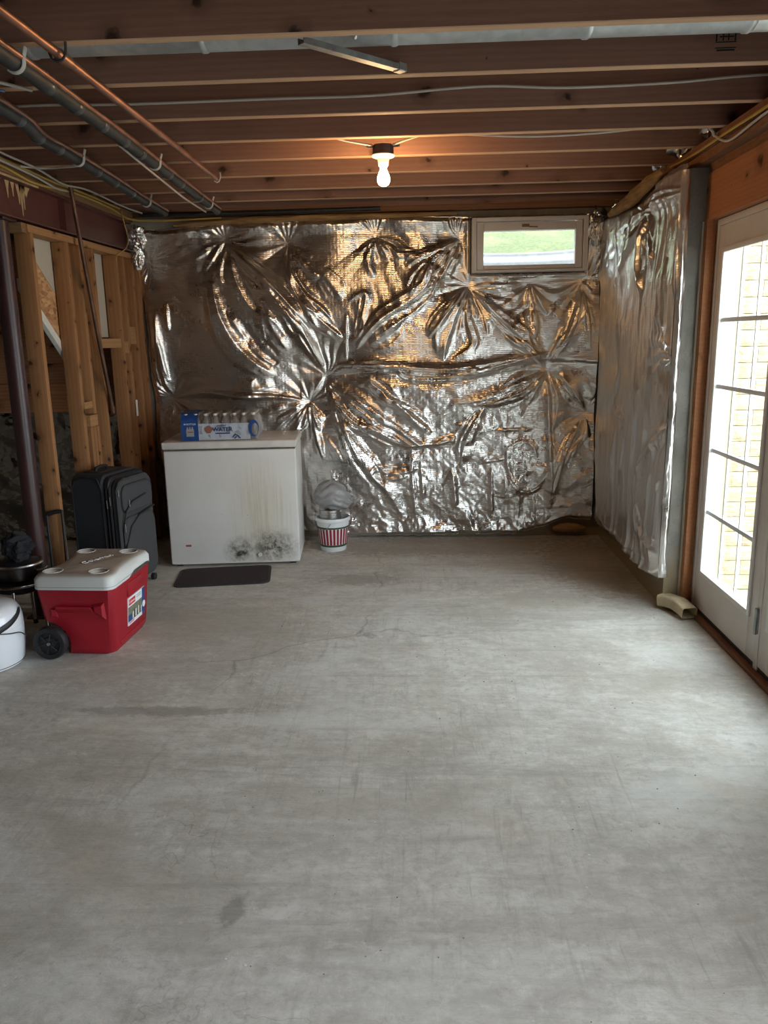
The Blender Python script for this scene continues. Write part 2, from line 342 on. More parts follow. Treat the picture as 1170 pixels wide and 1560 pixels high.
# clear film / glass / bulb
def clear(name, tint, amt, rough=0.05):
    m = bpy.data.materials.new(name); m.use_nodes = True; t = m.node_tree; t.nodes.clear()
    o = t.nodes.new('ShaderNodeOutputMaterial'); tr = t.nodes.new('ShaderNodeBsdfTransparent'); gl = t.nodes.new('ShaderNodeBsdfGlossy')
    tr.inputs[0].default_value = tint + (1,); gl.inputs['Roughness'].default_value = rough
    fr = t.nodes.new('ShaderNodeFresnel'); fr.inputs[0].default_value = 1.45
    mx = t.nodes.new('ShaderNodeMixShader')
    gm_ = t.nodes.new('ShaderNodeNewGeometry')   # only the front face of the thin pane reflects
    f = math_(t, 'MULTIPLY', math_(t, 'MULTIPLY', fr.outputs[0], amt), math_(t, 'SUBTRACT', 1.0, gm_.outputs['Backfacing']))
    t.links.new(f, mx.inputs[0]); t.links.new(tr.outputs[0], mx.inputs[1]); t.links.new(gl.outputs[0], mx.inputs[2])
    if rough > 0.08:
        bp = t.nodes.new('ShaderNodeBump'); bp.inputs['Strength'].default_value = 0.8; bp.inputs['Distance'].default_value = 0.01
        nn = t.nodes.new('ShaderNodeTexNoise'); nn.inputs['Scale'].default_value = 45
        t.links.new(nn.outputs[0], bp.inputs['Height']); t.links.new(bp.outputs[0], gl.inputs['Normal']); t.links.new(bp.outputs[0], fr.inputs['Normal'])
    t.links.new(mx.outputs[0], o.inputs[0]); return m
M['glass'] = clear('window_glass', (0.94, 0.97, 0.96), 1.0, 0.02)
M['film'] = clear('shrink_film', (0.90, 0.90, 0.90), 1.0, 0.16)
t = M['film'].node_tree
lw = t.nodes.new('ShaderNodeLayerWeight'); lw.inputs[0].default_value = 0.35
mxn = [n for n in t.nodes if n.type == 'MIX_SHADER'][0]
t.links.new(math_(t, 'ADD', math_(t, 'MULTIPLY', lw.outputs['Facing'], 0.6), 0.16), mxn.inputs[0])
m, t, b = nt('bottle_plastic'); b.inputs['Base Color'].default_value = (0.40, 0.37, 0.35, 1); b.inputs['Roughness'].default_value = 0.12
b.inputs['Transmission Weight'].default_value = 0.35; M['bottle'] = m
m, t, b = nt('lit_bulb'); b.inputs['Emission Color'].default_value = (1.0, 0.60, 0.27, 1); b.inputs['Emission Strength'].default_value = 300.0
b.inputs['Base Color'].default_value = (1, 0.9, 0.8, 1); M['bulb'] = m

# outdoors
m, t, b = nt('grass_bank'); tc = objcoord(t, False)
f = noise(t, tc, 30, 8, 0.8); g = noise(t, tc, 3, 4)
c = mixc(t, ramp(t, f, [(0.35, 0.0), (0.65, 1.0)]), (0.025, 0.042, 0.007), (0.105, 0.115, 0.024)); c = mixc(t, ramp(t, g, [(0.5, 0), (0.7, 0.4)]), c, (0.2, 0.18, 0.08))
t.links.new(c, b.inputs['Base Color']); b.inputs['Roughness'].default_value = 0.9; bump(t, b, f, 0.8, 0.03); M['grass'] = m
m, t, b = nt('rough_block_stone'); tc = objcoord(t)
f = noise(t, mapping(t, tc, (1, 1, 3.2)), 14, 6, 0.7, 1.0); wv = noise(t, mapping(t, tc, (0.5, 1, 6)), 22, 4, 0.6, 0.6)
c = mixc(t, ramp(t, wv, [(0.40, 0.0), (0.58, 1.0)]), (0.40, 0.30, 0.17), (0.60, 0.50, 0.34)); c = mixc(t, ramp(t, f, [(0.5, 0), (0.8, 0.6)]), c, (0.64, 0.56, 0.42))
t.links.new(c, b.inputs['Base Color']); b.inputs['Roughness'].default_value = 0.95; bump(t, b, f, 0.8, 0.02); M['block'] = m
M['mossblock'] = wood('mossy_block_stone', (0.60, 0.56, 0.28), (0.36, 0.36, 0.14), 'X', knots=False)
M['gravel'] = plain('pale_gravel', (0.45, 0.43, 0.36), 0.95, nz=0.3, nscale=40, bmp=0.8, bscale=70)

# ---------------------------------------------------------------- geometry helpers
class MB:
    def __init__(s): s.bm = bmesh.new()
    def box(s, x0, x1, y0, y1, z0, z1, bev=0.0, rot=None, seg=2):
        b2 = bmesh.new()
        bmesh.ops.create_cube(b2, size=1.0)
        for v in b2.verts:
            v.co = Vector(((x0+x1)/2+v.co.x*(x1-x0), (y0+y1)/2+v.co.y*(y1-y0), (z0+z1)/2+v.co.z*(z1-z0)))
        if bev: bmesh.ops.bevel(b2, geom=b2.edges[:], offset=bev, segments=seg, profile=0.5, affect='EDGES')
        if rot is not None: bmesh.ops.transform(b2, matrix=rot, verts=b2.verts)
        s.add(b2); return s
    def add(s, b2):
        me = bpy.data.meshes.new('tmp'); b2.to_mesh(me); s.bm.from_mesh(me); bpy.data.meshes.remove(me); b2.free()
    def tube(s, pts, r, n=10, cap=True, closed=False):
        pts = [Vector(p) for p in pts]; k = len(pts); rs = r if hasattr(r, '__len__') else [r]*k
        rings = []; up = None
        for i, p in enumerate(pts):
            a = pts[i-1] if (i > 0 or closed) else pts[i]; c = pts[(i+1) % k] if (i < k-1 or closed) else pts[i]
            d = (c-a).normalized()
            if up is None:
                up = Vector((0, 0, 1)) if abs(d.z) < 0.9 else Vector((1, 0, 0))
            u = d.cross(up).normalized(); w = u.cross(d).normalized(); up = w
            rings.append([s.bm.verts.new(p + rs[i]*(math.cos(2*PI*j/n)*u + math.sin(2*PI*j/n)*w)) for j in range(n)])
        m_ = k if closed else k-1
        for i in range(m_):
            A, B = rings[i], rings[(i+1) % k]
            for j in range(n): s.bm.faces.new((A[j], A[(j+1) % n], B[(j+1) % n], B[j]))
        if cap and not closed:
            s.bm.faces.new(rings[0][::-1]); s.bm.faces.new(rings[-1])
        return s
    def lathe(s, prof, c=(0, 0, 0), n=32, axis='Z', caps=True):
        c = Vector(c); rings = []
        for r, z in prof:
            ring = []
            for j in range(n):
                a = 2*PI*j/n; q = (r*math.cos(a), r*math.sin(a), z)
                if axis == 'Y': q = (q[0], q[2], q[1])
                if axis == 'X': q = (q[2], q[0], q[1])
                ring.append(s.bm.verts.new(c+Vector(q)))
            rings.append(ring)
        for A, B in zip(rings, rings[1:]):
            for j in range(n): s.bm.faces.new((A[j], A[(j+1) % n], B[(j+1) % n], B[j]))
        if caps:
            if prof[0][0] > 1e-5: s.bm.faces.new(rings[0][::-1])
            if prof[-1][0] > 1e-5: s.bm.faces.new(rings[-1])
        return s
    def prism(s, poly, h0, h1, axis='Z'):
        def q(a, b_, h): return {'Z': (a, b_, h), 'Y': (a, h, b_), 'X': (h, a, b_)}[axis]
        A = [s.bm.verts.new(q(a, b_, h0)) for a, b_ in poly]; B = [s.bm.verts.new(q(a, b_, h1)) for a, b_ in poly]
        n = len(poly)
        s.bm.faces.new(A[::-1]); s.bm.faces.new(B)
        for i in range(n): s.bm.faces.new((A[i], A[(i+1) % n], B[(i+1) % n], B[i]))
        return s
    def loft(s, loops, cap=True):
        rings = [[s.bm.verts.new(p) for p in L] for L in loops]; n = len(rings[0])
        for A, B in zip(rings, rings[1:]):
            for j in range(n): s.bm.faces.new((A[j], A[(j+1) % n], B[(j+1) % n], B[j]))
        if cap: s.bm.faces.new(rings[0][::-1]); s.bm.faces.new(rings[-1])
        return s
    def build(s, name, mat, parent=None, smooth=False, loc=None):
        bmesh.ops.recalc_face_normals(s.bm, faces=s.bm.faces[:])
        me = bpy.data.meshes.new(name); s.bm.to_mesh(me); s.bm.free()
        for mm in (mat if isinstance(mat, list) else [mat]): me.materials.append(mm)
        if smooth:
            me.polygons.foreach_set('use_smooth', [True]*len(me.polygons))
            me.set_sharp_from_angle(angle=R(42))
        o = bpy.data.objects.new(name, me); C.objects.link(o)
        if parent is not None: o.parent = parent
        if loc is not None: o.location = loc
        return o
def box(name, mat, parent, x0, x1, y0, y1, z0, z1, bev=0.0, smooth=False):
    # mesh centred on its own origin, so each timber has its own grain
    cx, cy, cz = (x0+x1)/2, (y0+y1)/2, (z0+z1)/2
    return MB().box(x0-cx, x1-cx, y0-cy, y1-cy, z0-cz, z1-cz, bev).build(name, mat, parent, smooth or bev > 0, (cx, cy, cz))
def empty(name, loc=(0, 0, 0), rz=0.0, rot=None):
    o = bpy.data.objects.new(name, None); C.objects.link(o); o.empty_display_size = 0.1
    o.location = loc; o.rotation_euler = rot if rot else (0, 0, rz); return o
def tag(o, label=None, cat=None, group=None, kind=None):
    if label: o['label'] = label
    if cat: o['category'] = cat
    if group: o['group'] = group
    if kind: o['kind'] = kind
    return o
def inst(o, name, parent, loc, rot=(0, 0, 0), scale=(1, 1, 1)):
    c = o.copy(); C.objects.link(c); c.name = name; c.parent = parent; c.location = loc; c.rotation_euler = rot; c.scale = scale
    return c
def rrect(w, d, r, n=5, cx=0, cy=0):
    out = []
    for sx, sy, a0 in ((1, 1, 0), (-1, 1, 90), (-1, -1, 180), (1, -1, 270)):
        for i in range(n+1):
            a = R(a0+90*i/n); out.append((cx+sx*(w/2-r)+r*math.cos(a), cy+sy*(d/2-r)+r*math.sin(a)))
    return out
def smoothpath(pts, k=6):
    P = [Vector(p) for p in pts]; P = [2*P[0]-P[1]] + P + [2*P[-1]-P[-2]]; out = []
    for i in range(1, len(P)-2):
        for j in range(k):
            t_ = j/k; a, b_, c_, d_ = P[i-1:i+3]
            out.append(0.5*((2*b_)+(-a+c_)*t_+(2*a-5*b_+4*c_-d_)*t_*t_+(-a+3*b_-3*c_+d_)*t_**3))
    out.append(P[-2]); return out
def text(name, s, size, mat, parent, loc, rot, extrude=0.0006, sx=1.0, shear=0.0, bold=0.0):
    cu = bpy.data.curves.new(name, 'FONT'); cu.body = s; cu.size = size; cu.extrude = extrude; cu.align_x = 'CENTER'; cu.align_y = 'CENTER'
    cu.shear = shear; cu.offset = bold
    o = bpy.data.objects.new(name, cu); C.objects.link(o)
    dg = bpy.context.evaluated_depsgraph_get(); me = bpy.data.meshes.new_from_object(o.evaluated_get(dg))
    bpy.data.objects.remove(o); me.materials.clear(); me.materials.append(mat)
    o = bpy.data.objects.new(name, me); C.objects.link(o); o.parent = parent; o.location = loc; o.rotation_euler = rot; o.scale = (sx, 1, 1)
    return o

# value noise in numpy
_rng = np.random.RandomState(3)
_T = _rng.rand(256, 256)
def vn(x, y, seed=0):
    x = x + seed*17.31; y = y + seed*9.77
    xi = np.floor(x).astype(int); yi = np.floor(y).astype(int); fx = x-xi; fy = y-yi
    fx = fx*fx*fx*(fx*(fx*6-15)+10); fy = fy*fy*fy*(fy*(fy*6-15)+10)
    a = _T[xi % 256, yi % 256]; b_ = _T[(xi+1) % 256, yi % 256]; c_ = _T[xi % 256, (yi+1) % 256]; d_ = _T[(xi+1) % 256, (yi+1) % 256]
    return (a*(1-fx)+b_*fx)*(1-fy)+(c_*(1-fx)+d_*fx)*fy
def fbm(x, y, o=4, seed=0):
    s = 0; a = 1; tt = 0
    for i in range(o): s = s+a*vn(x*2**i, y*2**i, seed+i); tt += a; a *= 0.5
    return s/tt
def ridged(x, y, o=3, seed=0):
    s = 0; a = 1; tt = 0
    for i in range(o): s = s+a*(1-np.abs(2*vn(x*2**i, y*2**i, seed+i*3)-1)*1.9); tt += a; a *= 0.5
    return s/tt
def facets(x, y, seed=0, n=5):
    # crumpled sheet: sharp creases from folded plane waves on a warped domain
    wx = x+0.9*(vn(x*0.7, y*0.7, seed)-0.5); wy = y+0.9*(vn(x*0.7, y*0.7, seed+5)-0.5)
    rr = np.random.RandomState(seed+11); s = 0
    for i in range(n):
        a = rr.rand()*PI; f = 0.6+rr.rand()*1.3; ph = rr.rand()*6
        q = (wx*math.cos(a)+wy*math.sin(a))*f+ph+0.8*vn(wx*0.9, wy*0.9, seed+20+i)
        s = s+np.abs((q % 2)-1)/f
    return s/n-0.35
def polydist(X, Z, pts):
    best = np.full(X.shape, 9.0); tt = np.zeros(X.shape); sg = np.ones(X.shape)
    L = [0]
    for a, b_ in zip(pts, pts[1:]): L.append(L[-1]+math.hypot(b_[0]-a[0], b_[1]-a[1]))
    for i, (a, b_) in enumerate(zip(pts, pts[1:])):
        dx, dz = b_[0]-a[0], b_[1]-a[1]; l2 = dx*dx+dz*dz+1e-9
        q = np.clip(((X-a[0])*dx+(Z-a[1])*dz)/l2, 0, 1)
        ex, ez = X-a[0]-q*dx, Z-a[1]-q*dz
        d = np.hypot(ex, ez); m_ = d < best
        best = np.where(m_, d, best); tt = np.where(m_, (L[i]+q*(L[i+1]-L[i]))/L[-1], tt)
        sg = np.where(m_, np.sign(dx*ez-dz*ex+1e-12), sg)
    return best, tt, sg
def apply_folds(U, Z, h, folds, gain=1.0, extra=2, seed=5):
    # each fold is a crease with one steep and one long slope, with a few finer pleats running beside it
    wob = 0.016*(fbm(U*10, Z*10, 3, 40)-0.5)*2
    rr = random.Random(seed); allf = []
    for pts, a, w in folds:
        side = 1 if rr.random() < 0.5 else -1
        allf.append((pts, a, w, side))
        if len(pts) > 2 or w > 0.014:
            for k in range(extra):
                o = rr.uniform(1.2, 3.4)*w*(1 if k % 2 else -1); t0 = rr.uniform(0, 0.35); t1 = rr.uniform(0.6, 1.0)
                sp = smoothpath([(p[0], p[1], 0) for p in pts], 6); n = len(sp); q = []
                for i in range(int(t0*n), max(int(t0*n)+3, int(t1*n))):
                    if i >= n: break
                    d_ = sp[min(i+1, n-1)]-sp[max(i-1, 0)]; l = math.hypot(d_.x, d_.y)+1e-9; f = min(1, 0.25+1.5*i/n)*(1 if i/n < 0.7 else 0.7)
                    q.append((sp[i].x-d_.y/l*o*f, sp[i].y+d_.x/l*o*f))
                if len(q) > 3: allf.append((q[::3]+[q[-1]], a*rr.uniform(0.22, 0.45), w*rr.uniform(0.35, 0.6), -side))
    for pts, a, w, side in allf:
        if len(pts) > 2:
            sp = smoothpath([(p[0], p[1], 0) for p in pts], 4); pts = [(p.x, p.y) for p in sp]
        x0 = min(p[0] for p in pts)-8.5*w; x1 = max(p[0] for p in pts)+8.5*w
        z0 = min(p[1] for p in pts)-8.5*w; z1 = max(p[1] for p in pts)+8.5*w
        mk = (U > x0) & (U < x1) & (Z > z0) & (Z < z1)
        if not mk.any(): continue
        d, tt, sg = polydist(U[mk], Z[mk], pts); d = np.abs(d+wob[mk]*0.6*np.clip(d/w, 0, 1))
        wl = w*(0.40+0.9*np.sin(PI*np.clip(tt, 0.02, 0.98))**0.7)*np.where(sg*side > 0, 0.55, 1.9)
        tap = np.clip(np.minimum(tt, 1-tt)*6, 0, 1)**0.8*(0.75+0.5*vn(tt*6, tt*0, int(abs(a)*1e4) % 50))
        h[mk] += gain*a*tap*np.exp(-np.sqrt((d/wl)**2+0.06)+0.245)*np.clip(1.25-d/(6*w), 0, 1)
    return h
def pins(U, Z, P, h, amp=0.016, rad=0.42, pull=0.055, prad=0.13, seed=0):
    rr = np.random.RandomState(seed)
    for i, (px, pz) in enumerate(P):
        dx, dz = U-px, Z-pz; r = np.hypot(dx, dz)+1e-6; th = np.arctan2(dz, dx)
        n = rr.randint(9, 14)
        q = th/(2*PI)*n+0.55*np.sin(th*2+rr.rand()*6)+0.4*np.sin(th*3+rr.rand()*6)+1.2*(vn(r*5, 1.2*np.cos(th)+4, seed+i)-0.5)
        pl = np.abs((q % 1)*2-1)**0.8
        am = 0.35+0.9*vn(3*np.cos(th)+7, 3*np.sin(th)+r*2.5, seed+i+50)
        h += amp*am*(pl-0.5)*np.clip(r/0.07, 0, 1)*np.exp(-(r/rad)**1.6)
        h -= pull*np.exp(-(r/prad)**0.9)
    return h
def grid_mesh(name, P, mat, keep=None, smooth=True, parent=None):
    nz, nu = P.shape[:2]; V = P.reshape(-1, 3)
    ii = np.arange(nz*nu).reshape(nz, nu)
    F = np.stack([ii[:-1, :-1], ii[:-1, 1:], ii[1:, 1:], ii[1:, :-1]], -1).reshape(-1, 4)
    if keep is not None:
        kf = (keep[:-1, :-1] & keep[:-1, 1:] & keep[1:, 1:] & keep[1:, :-1]).reshape(-1); F = F[kf]
        used = np.zeros(nz*nu, bool); used[F.reshape(-1)] = True; remap = np.cumsum(used)-1; V = V[used]; F = remap[F]
    me = bpy.data.meshes.new(name); me.vertices.add(len(V)); me.vertices.foreach_set('co', V.astype(np.float32).ravel())
    me.loops.add(F.size); me.loops.foreach_set('vertex_index', F.astype(np.int32).ravel())
    me.polygons.add(len(F)); me.polygons.foreach_set('loop_start', np.arange(0, F.size, 4, dtype=np.int32))
    me.polygons.foreach_set('use_smooth', np.full(len(F), smooth)); me.update(calc_edges=True); me.validate()
    me.materials.append(mat); o = bpy.data.objects.new(name, me); C.objects.link(o)
    if parent is not None: o.parent = parent
    return o
BACK_FOLDS = [
    ([(-1.392, 2.178), (-1.189, 1.97), (-0.969, 1.773), (-0.789, 1.561)], 0.03, 0.03),
    ([(-1.385, 2.165), (-1.16, 1.983), (-0.915, 1.689), (-0.821, 1.491), (-0.699, 1.232)], 0.035, 0.03),
    ([(-1.366, 2.137), (-1.335, 1.933), (-1.204, 1.695), (-0.975, 1.627)], 0.02, 0.03),
    ([(-1.393, 2.165), (-1.435, 1.948), (-1.397, 1.865)], 0.02, 0.018),
    ([(-1.509, 1.923), (-1.44, 1.643), (-1.308, 1.414), (-1.082, 1.238)], 0.045, 0.05),
    ([(-1.207, 1.902), (-1.072, 1.72), (-0.947, 1.606)], 0.018, 0.02),
    ([(-1.143, 1.749), (-1.066, 1.552), (-0.985, 1.423)], 0.02, 0.025),
    ([(-1.082, 1.817), (-0.974, 1.662), (-0.849, 1.52), (-0.727, 1.29)], 0.03, 0.022),
    ([(-1.296, 1.612), (-1.161, 1.412), (-1.048, 1.324)], -0.02, 0.03),
    ([(-0.937, 2.154), (-0.93, 1.978), (-0.823, 1.798), (-0.712, 1.713), (-0.629, 1.6)], 0.028, 0.022),
    ([(-0.852, 1.799), (-0.743, 1.644), (-0.56, 1.486)], 0.03, 0.022),
    ([(-0.758, 2.015), (-0.649, 1.877), (-0.566, 1.765)], 0.015, 0.025),
    ([(-1.933, 1.723), (-1.928, 1.425), (-1.903, 1.193), (-1.858, 1.097)], 0.035, 0.014),
    ([(-1.841, 1.777), (-1.835, 1.566)], 0.02, 0.012),
    ([(-1.851, 1.082), (-1.608, 1.13), (-1.356, 1.105), (-1.089, 1.086), (-0.839, 1.046)], 0.03, 0.014),
    ([(-1.852, 1.075), (-1.648, 0.984), (-1.521, 0.863)], 0.016, 0.02),
    ([(-1.351, 1.185), (-1.235, 1.139), (-1.085, 1.166)], 0.02, 0.03),
    ([(-1.406, 2.179), (-1.615, 2.062)], 0.014, 0.015),
    ([(-1.406, 2.179), (-1.549, 1.978)], 0.014, 0.015),
    ([(-0.839, 1.046), (-1.102, 0.828)], 0.02, 0.02),
    ([(-0.839, 1.031), (-0.953, 0.797)], 0.02, 0.018),
    ([(-0.832, 1.031), (-0.758, 0.824)], 0.025, 0.018),
    ([(-0.832, 1.039), (-1.185, 0.948)], 0.018, 0.018),
    ([(0.271, 2.156), (0.109, 2.021), (0.037, 1.842), (-0.105, 1.731), (-0.273, 1.63), (-0.42, 1.493), (-0.47, 1.412)], 0.045, 0.025),
    ([(0.271, 2.156), (0.086, 2.077), (-0.055, 2.013), (-0.103, 1.969)], 0.02, 0.02),
    ([(0.271, 2.139), (0.202, 2.019), (0.132, 1.897), (0.049, 1.819)], 0.03, 0.018),
    ([(0.05, 2.022), (-0.033, 1.9), (-0.081, 1.788)], 0.03, 0.03),
    ([(0.331, 1.836), (0.19, 1.668), (0.047, 1.485)], 0.03, 0.022),
    ([(0.331, 1.825), (0.249, 1.644), (0.178, 1.459), (0.154, 1.319)], 0.035, 0.028),
    ([(0.331, 1.802), (0.32, 1.619), (0.357, 1.433), (0.214, 1.33)], 0.025, 0.025),
    ([(-0.106, 1.65), (-0.227, 1.537), (-0.373, 1.446)], 0.025, 0.03),
    ([(-0.322, 2.187), (-0.359, 2.065), (-0.339, 1.907)], 0.02, 0.02),
    ([(-0.322, 2.187), (-0.171, 2.083), (-0.031, 2.074)], 0.018, 0.02),
    ([(-0.322, 2.187), (-0.231, 2.028)], 0.018, 0.016),
    ([(-0.322, 2.176), (-0.429, 2.089)], 0.015, 0.015),
    ([(-0.923, 2.156), (-0.856, 2.054), (-0.719, 1.915)], 0.02, 0.02),
    ([(-0.536, 1.659), (-0.551, 1.33)], 0.02, 0.008),
    ([(-0.521, 1.751), (-0.437, 1.795), (-0.402, 1.771), (-0.468, 1.518), (-0.535, 1.484)], 0.018, 0.012),
    ([(-0.656, 1.296), (-0.473, 1.299), (-0.183, 1.277), (0.334, 1.257), (0.454, 1.278)], 0.045, 0.014),
    ([(-0.67, 1.225), (-0.232, 1.26), (-0.087, 1.204), (0.25, 1.198), (0.454, 1.213)], -0.035, 0.014),
    ([(-0.696, 1.194), (-0.601, 1.108), (-0.444, 1.009), (-0.287, 0.885), (-0.177, 0.822), (0.006, 0.69)], 0.04, 0.022),
    ([(-0.684, 1.194), (-0.675, 1.073), (-0.509, 0.887), (-0.387, 0.824), (-0.24, 0.748), (-0.093, 0.709), (0.203, 0.731)], 0.035, 0.02),
    ([(-0.696, 1.182), (-0.606, 0.925), (-0.502, 0.677), (-0.394, 0.5), (-0.271, 0.372), (-0.173, 0.204)], 0.045, 0.03),
    ([(-0.62, 0.889), (-0.549, 0.752), (-0.468, 0.551)], 0.03, 0.018),
    ([(-0.477, 1.155), (-0.391, 1.177), (-0.307, 1.128), (-0.235, 1.054), (-0.09, 0.992)], 0.03, 0.02),
    ([(-0.211, 1.042), (-0.017, 0.881), (0.068, 0.806)], 0.025, 0.02),
    ([(-0.836, 1.051), (-0.903, 0.929), (-0.983, 0.807)], 0.02, 0.02),
    ([(-0.831, 1.039), (-0.796, 0.805), (-0.741, 0.604)], 0.025, 0.015),
    ([(-0.837, 1.039), (-0.743, 0.89)], 0.02, 0.012),
    ([(-0.08, 0.697), (-0.07, 0.484), (-0.048, 0.139)], 0.01, 0.01),
    ([(0.215, 0.544), (0.253, 0.252)], 0.012, 0.012),
    ([(-0.02, 0.596), (0.003, 0.305)], 0.02, 0.012),
    ([(-0.394, 0.474), (-0.343, 0.524), (-0.194, 0.498), (-0.02, 0.546)], 0.02, 0.018),
    ([(-0.546, 0.863), (-0.367, 0.6), (-0.295, 0.423)], -0.02, 0.03),
    ([(-0.734, 0.804), (-0.665, 0.628), (-0.619, 0.502)], 0.015, 0.03),
    ([(0.224, 1.012), (0.466, 1.044), (0.657, 1.114), (0.893, 1.229)], 0.025, 0.02),
    ([(0.905, 1.229), (0.754, 1.076), (0.599, 1.018), (0.466, 0.996)], 0.03, 0.02),
    ([(0.905, 1.229), (0.848, 1.135), (0.768, 0.992)], 0.028, 0.018),
    ([(0.905, 1.217), (0.926, 0.905), (0.947, 0.586), (0.945, 0.247)], 0.035, 0.012),
    ([(0.918, 1.205), (0.982, 1.025), (0.954, 0.783)], 0.02, 0.02),
    ([(0.454, 0.984), (0.371, 0.864), (0.298, 0.693), (0.286, 0.556)], 0.03, 0.025),
    ([(1.195, 0.938), (1.133, 0.818), (1.043, 0.622), (0.989, 0.424), (0.945, 0.221)], 0.03, 0.018),
    ([(1.195, 0.938), (1.183, 0.78), (1.091, 0.659), (1.034, 0.536)], 0.022, 0.015),
    ([(1.195, 0.938), (1.013, 1.191)], 0.025, 0.015),
    ([(1.195, 0.938), (1.1, 1.071), (0.988, 1.227)], 0.018, 0.012),
    ([(0.508, 0.566), (0.519, 0.135)], 0.013, 0.01),
    ([(0.505, 0.819), (0.808, 0.822)], 0.012, 0.007),
    ([(0.523, 0.327), (0.61, 0.326), (0.607, 0.49)], 0.008, 0.006),
    ([(0.237, 0.544), (0.25, 0.252)], 0.009, 0.01),
    ([(0.616, 0.677), (0.625, 0.54), (0.67, 0.426), (0.769, 0.362), (0.866, 0.412), (0.925, 0.524)], 0.013, 0.009),
    ([(0.616, 0.677), (0.725, 0.737), (0.811, 0.699), (0.85, 0.587)], 0.008, 0.008),
    ([(0.409, 0.573), (0.617, 0.602)], 0.01, 0.008),
    ([(0.72, 0.35), (0.712, 0.159)], 0.006, 0.008),
    ([(0.818, 0.362), (0.835, 0.184)], 0.006, 0.008),
    ([(0.077, 0.707), (0.2, 0.743), (0.237, 0.718)], 0.015, 0.015),
    ([(0.898, 1.264), (0.781, 1.436), (0.718, 1.656)], 0.025, 0.018),
    ([(0.898, 1.264), (0.747, 1.378), (0.591, 1.486)], 0.028, 0.018),
    ([(0.904, 1.27), (1.028, 1.466), (1.133, 1.784)], 0.025, 0.016),
    ([(0.915, 1.281), (0.96, 1.374), (1.094, 1.58), (1.136, 1.852)], 0.025, 0.016),
    ([(0.76, 1.848), (0.741, 1.679)], 0.02, 0.012),
    ([(0.772, 1.837), (0.833, 1.722), (0.894, 1.63)], 0.025, 0.014),
    ([(0.76, 1.837), (0.588, 1.705)], 0.02, 0.014),
    ([(0.786, 1.723), (0.825, 1.585), (0.816, 1.47)], 0.02, 0.012),
    ([(1.136, 1.852), (1.203, 1.783)], 0.02, 0.012),
    ([(1.136, 1.852), (1.187, 1.579), (1.201, 1.394)], 0.022, 0.012),
    ([(1.136, 1.863), (0.971, 1.788), (0.784, 1.837)], 0.015, 0.014),
    ([(0.34, 1.857), (0.574, 1.841), (0.714, 1.849)], 0.02, 0.018),
    ([(0.335, 1.846), (0.53, 1.637), (0.746, 1.448), (0.842, 1.353)], 0.028, 0.02),
    ([(0.335, 1.846), (0.436, 1.65), (0.473, 1.499)], 0.02, 0.02),
    ([(0.079, 1.2), (0.32, 1.232), (0.559, 1.287), (0.913, 1.364)], 0.04, 0.013),
    ([(0.08, 1.259), (0.2, 1.263), (0.582, 1.31), (0.937, 1.369)], 0.025, 0.01),
    ([(0.346, 1.88), (0.363, 1.913), (0.433, 1.934), (0.713, 1.894), (1.036, 1.916), (1.129, 1.897)], 0.02, 0.012),
    ([(0.561, 1.121), (0.751, 1.201), (0.904, 1.258)], 0.02, 0.018),
]
RIGHT_FOLDS = [
    ([(4.774, 2.162), (4.966, 2.093), (5.186, 1.956), (5.327, 1.754)], 0.03, 0.03),
    ([(4.773, 2.157), (4.841, 2.039), (4.847, 1.875), (4.742, 1.723)], 0.03, 0.025),
    ([(4.773, 2.157), (4.69, 2.002), (4.561, 1.87)], 0.03, 0.03),
    ([(4.773, 2.157), (5.264, 2.13), (5.664, 1.978), (5.842, 1.781)], 0.02, 0.04),
    ([(4.982, 2.173), (4.761, 2.188), (4.433, 2.19), (4.063, 2.157)], 0.03, 0.015),
    ([(4.062, 2.153), (4.182, 2.092), (4.277, 2.006)], 0.025, 0.03),
    ([(4.061, 2.145), (4.12, 2.051), (4.152, 1.941), (4.144, 1.692), (4.049, 1.563)], 0.03, 0.018),
    ([(4.371, 1.88), (4.407, 1.75), (4.427, 1.525)], 0.02, 0.04),
    ([(5.255, 1.857), (5.17, 1.533), (5.144, 1.281)], 0.012, 0.02),
    ([(4.119, 1.358), (4.363, 1.524)], 0.02, 0.014),
    ([(4.119, 1.358), (4.181, 1.522)], 0.02, 0.014),
    ([(4.119, 1.358), (4.409, 1.433)], 0.015, 0.014),
    ([(5.69, 2.116), (5.931, 1.954), (5.934, 1.664), (5.915, 1.251)], 0.03, 0.018),
    ([(4.104, 1.351), (4.32, 1.308)], 0.015, 0.012),
    ([(4.088, 1.343), (4.189, 1.116), (4.109, 1.016)], 0.025, 0.015),
    ([(4.109, 1.016), (4.312, 0.946), (4.495, 0.834), (4.686, 0.66)], 0.025, 0.018),
    ([(4.107, 1.008), (4.165, 0.845), (4.252, 0.64)], 0.02, 0.03),
    ([(4.079, 1.011), (4.021, 0.867), (3.997, 0.6), (4.058, 0.304)], 0.03, 0.02),
    ([(5.115, 1.363), (5.189, 1.04), (4.968, 0.94), (4.947, 0.724), (5.112, 0.399)], 0.016, 0.01),
    ([(5.099, 1.048), (4.947, 0.943)], 0.01, 0.01),
    ([(5.259, 0.909), (5.241, 0.562), (5.394, 0.289)], 0.02, 0.03),
    ([(5.691, 0.985), (5.552, 0.254)], 0.02, 0.04),
    ([(4.65, 0.476), (4.484, 0.594), (4.419, 0.806)], 0.015, 0.03),
    ([(4.582, 0.522), (4.516, 0.381), (4.058, 0.304)], 0.02, 0.03),
    ([(5.543, 0.205), (4.879, 0.143), (4.369, 0.192), (4.047, 0.249)], 0.015, 0.02),
]
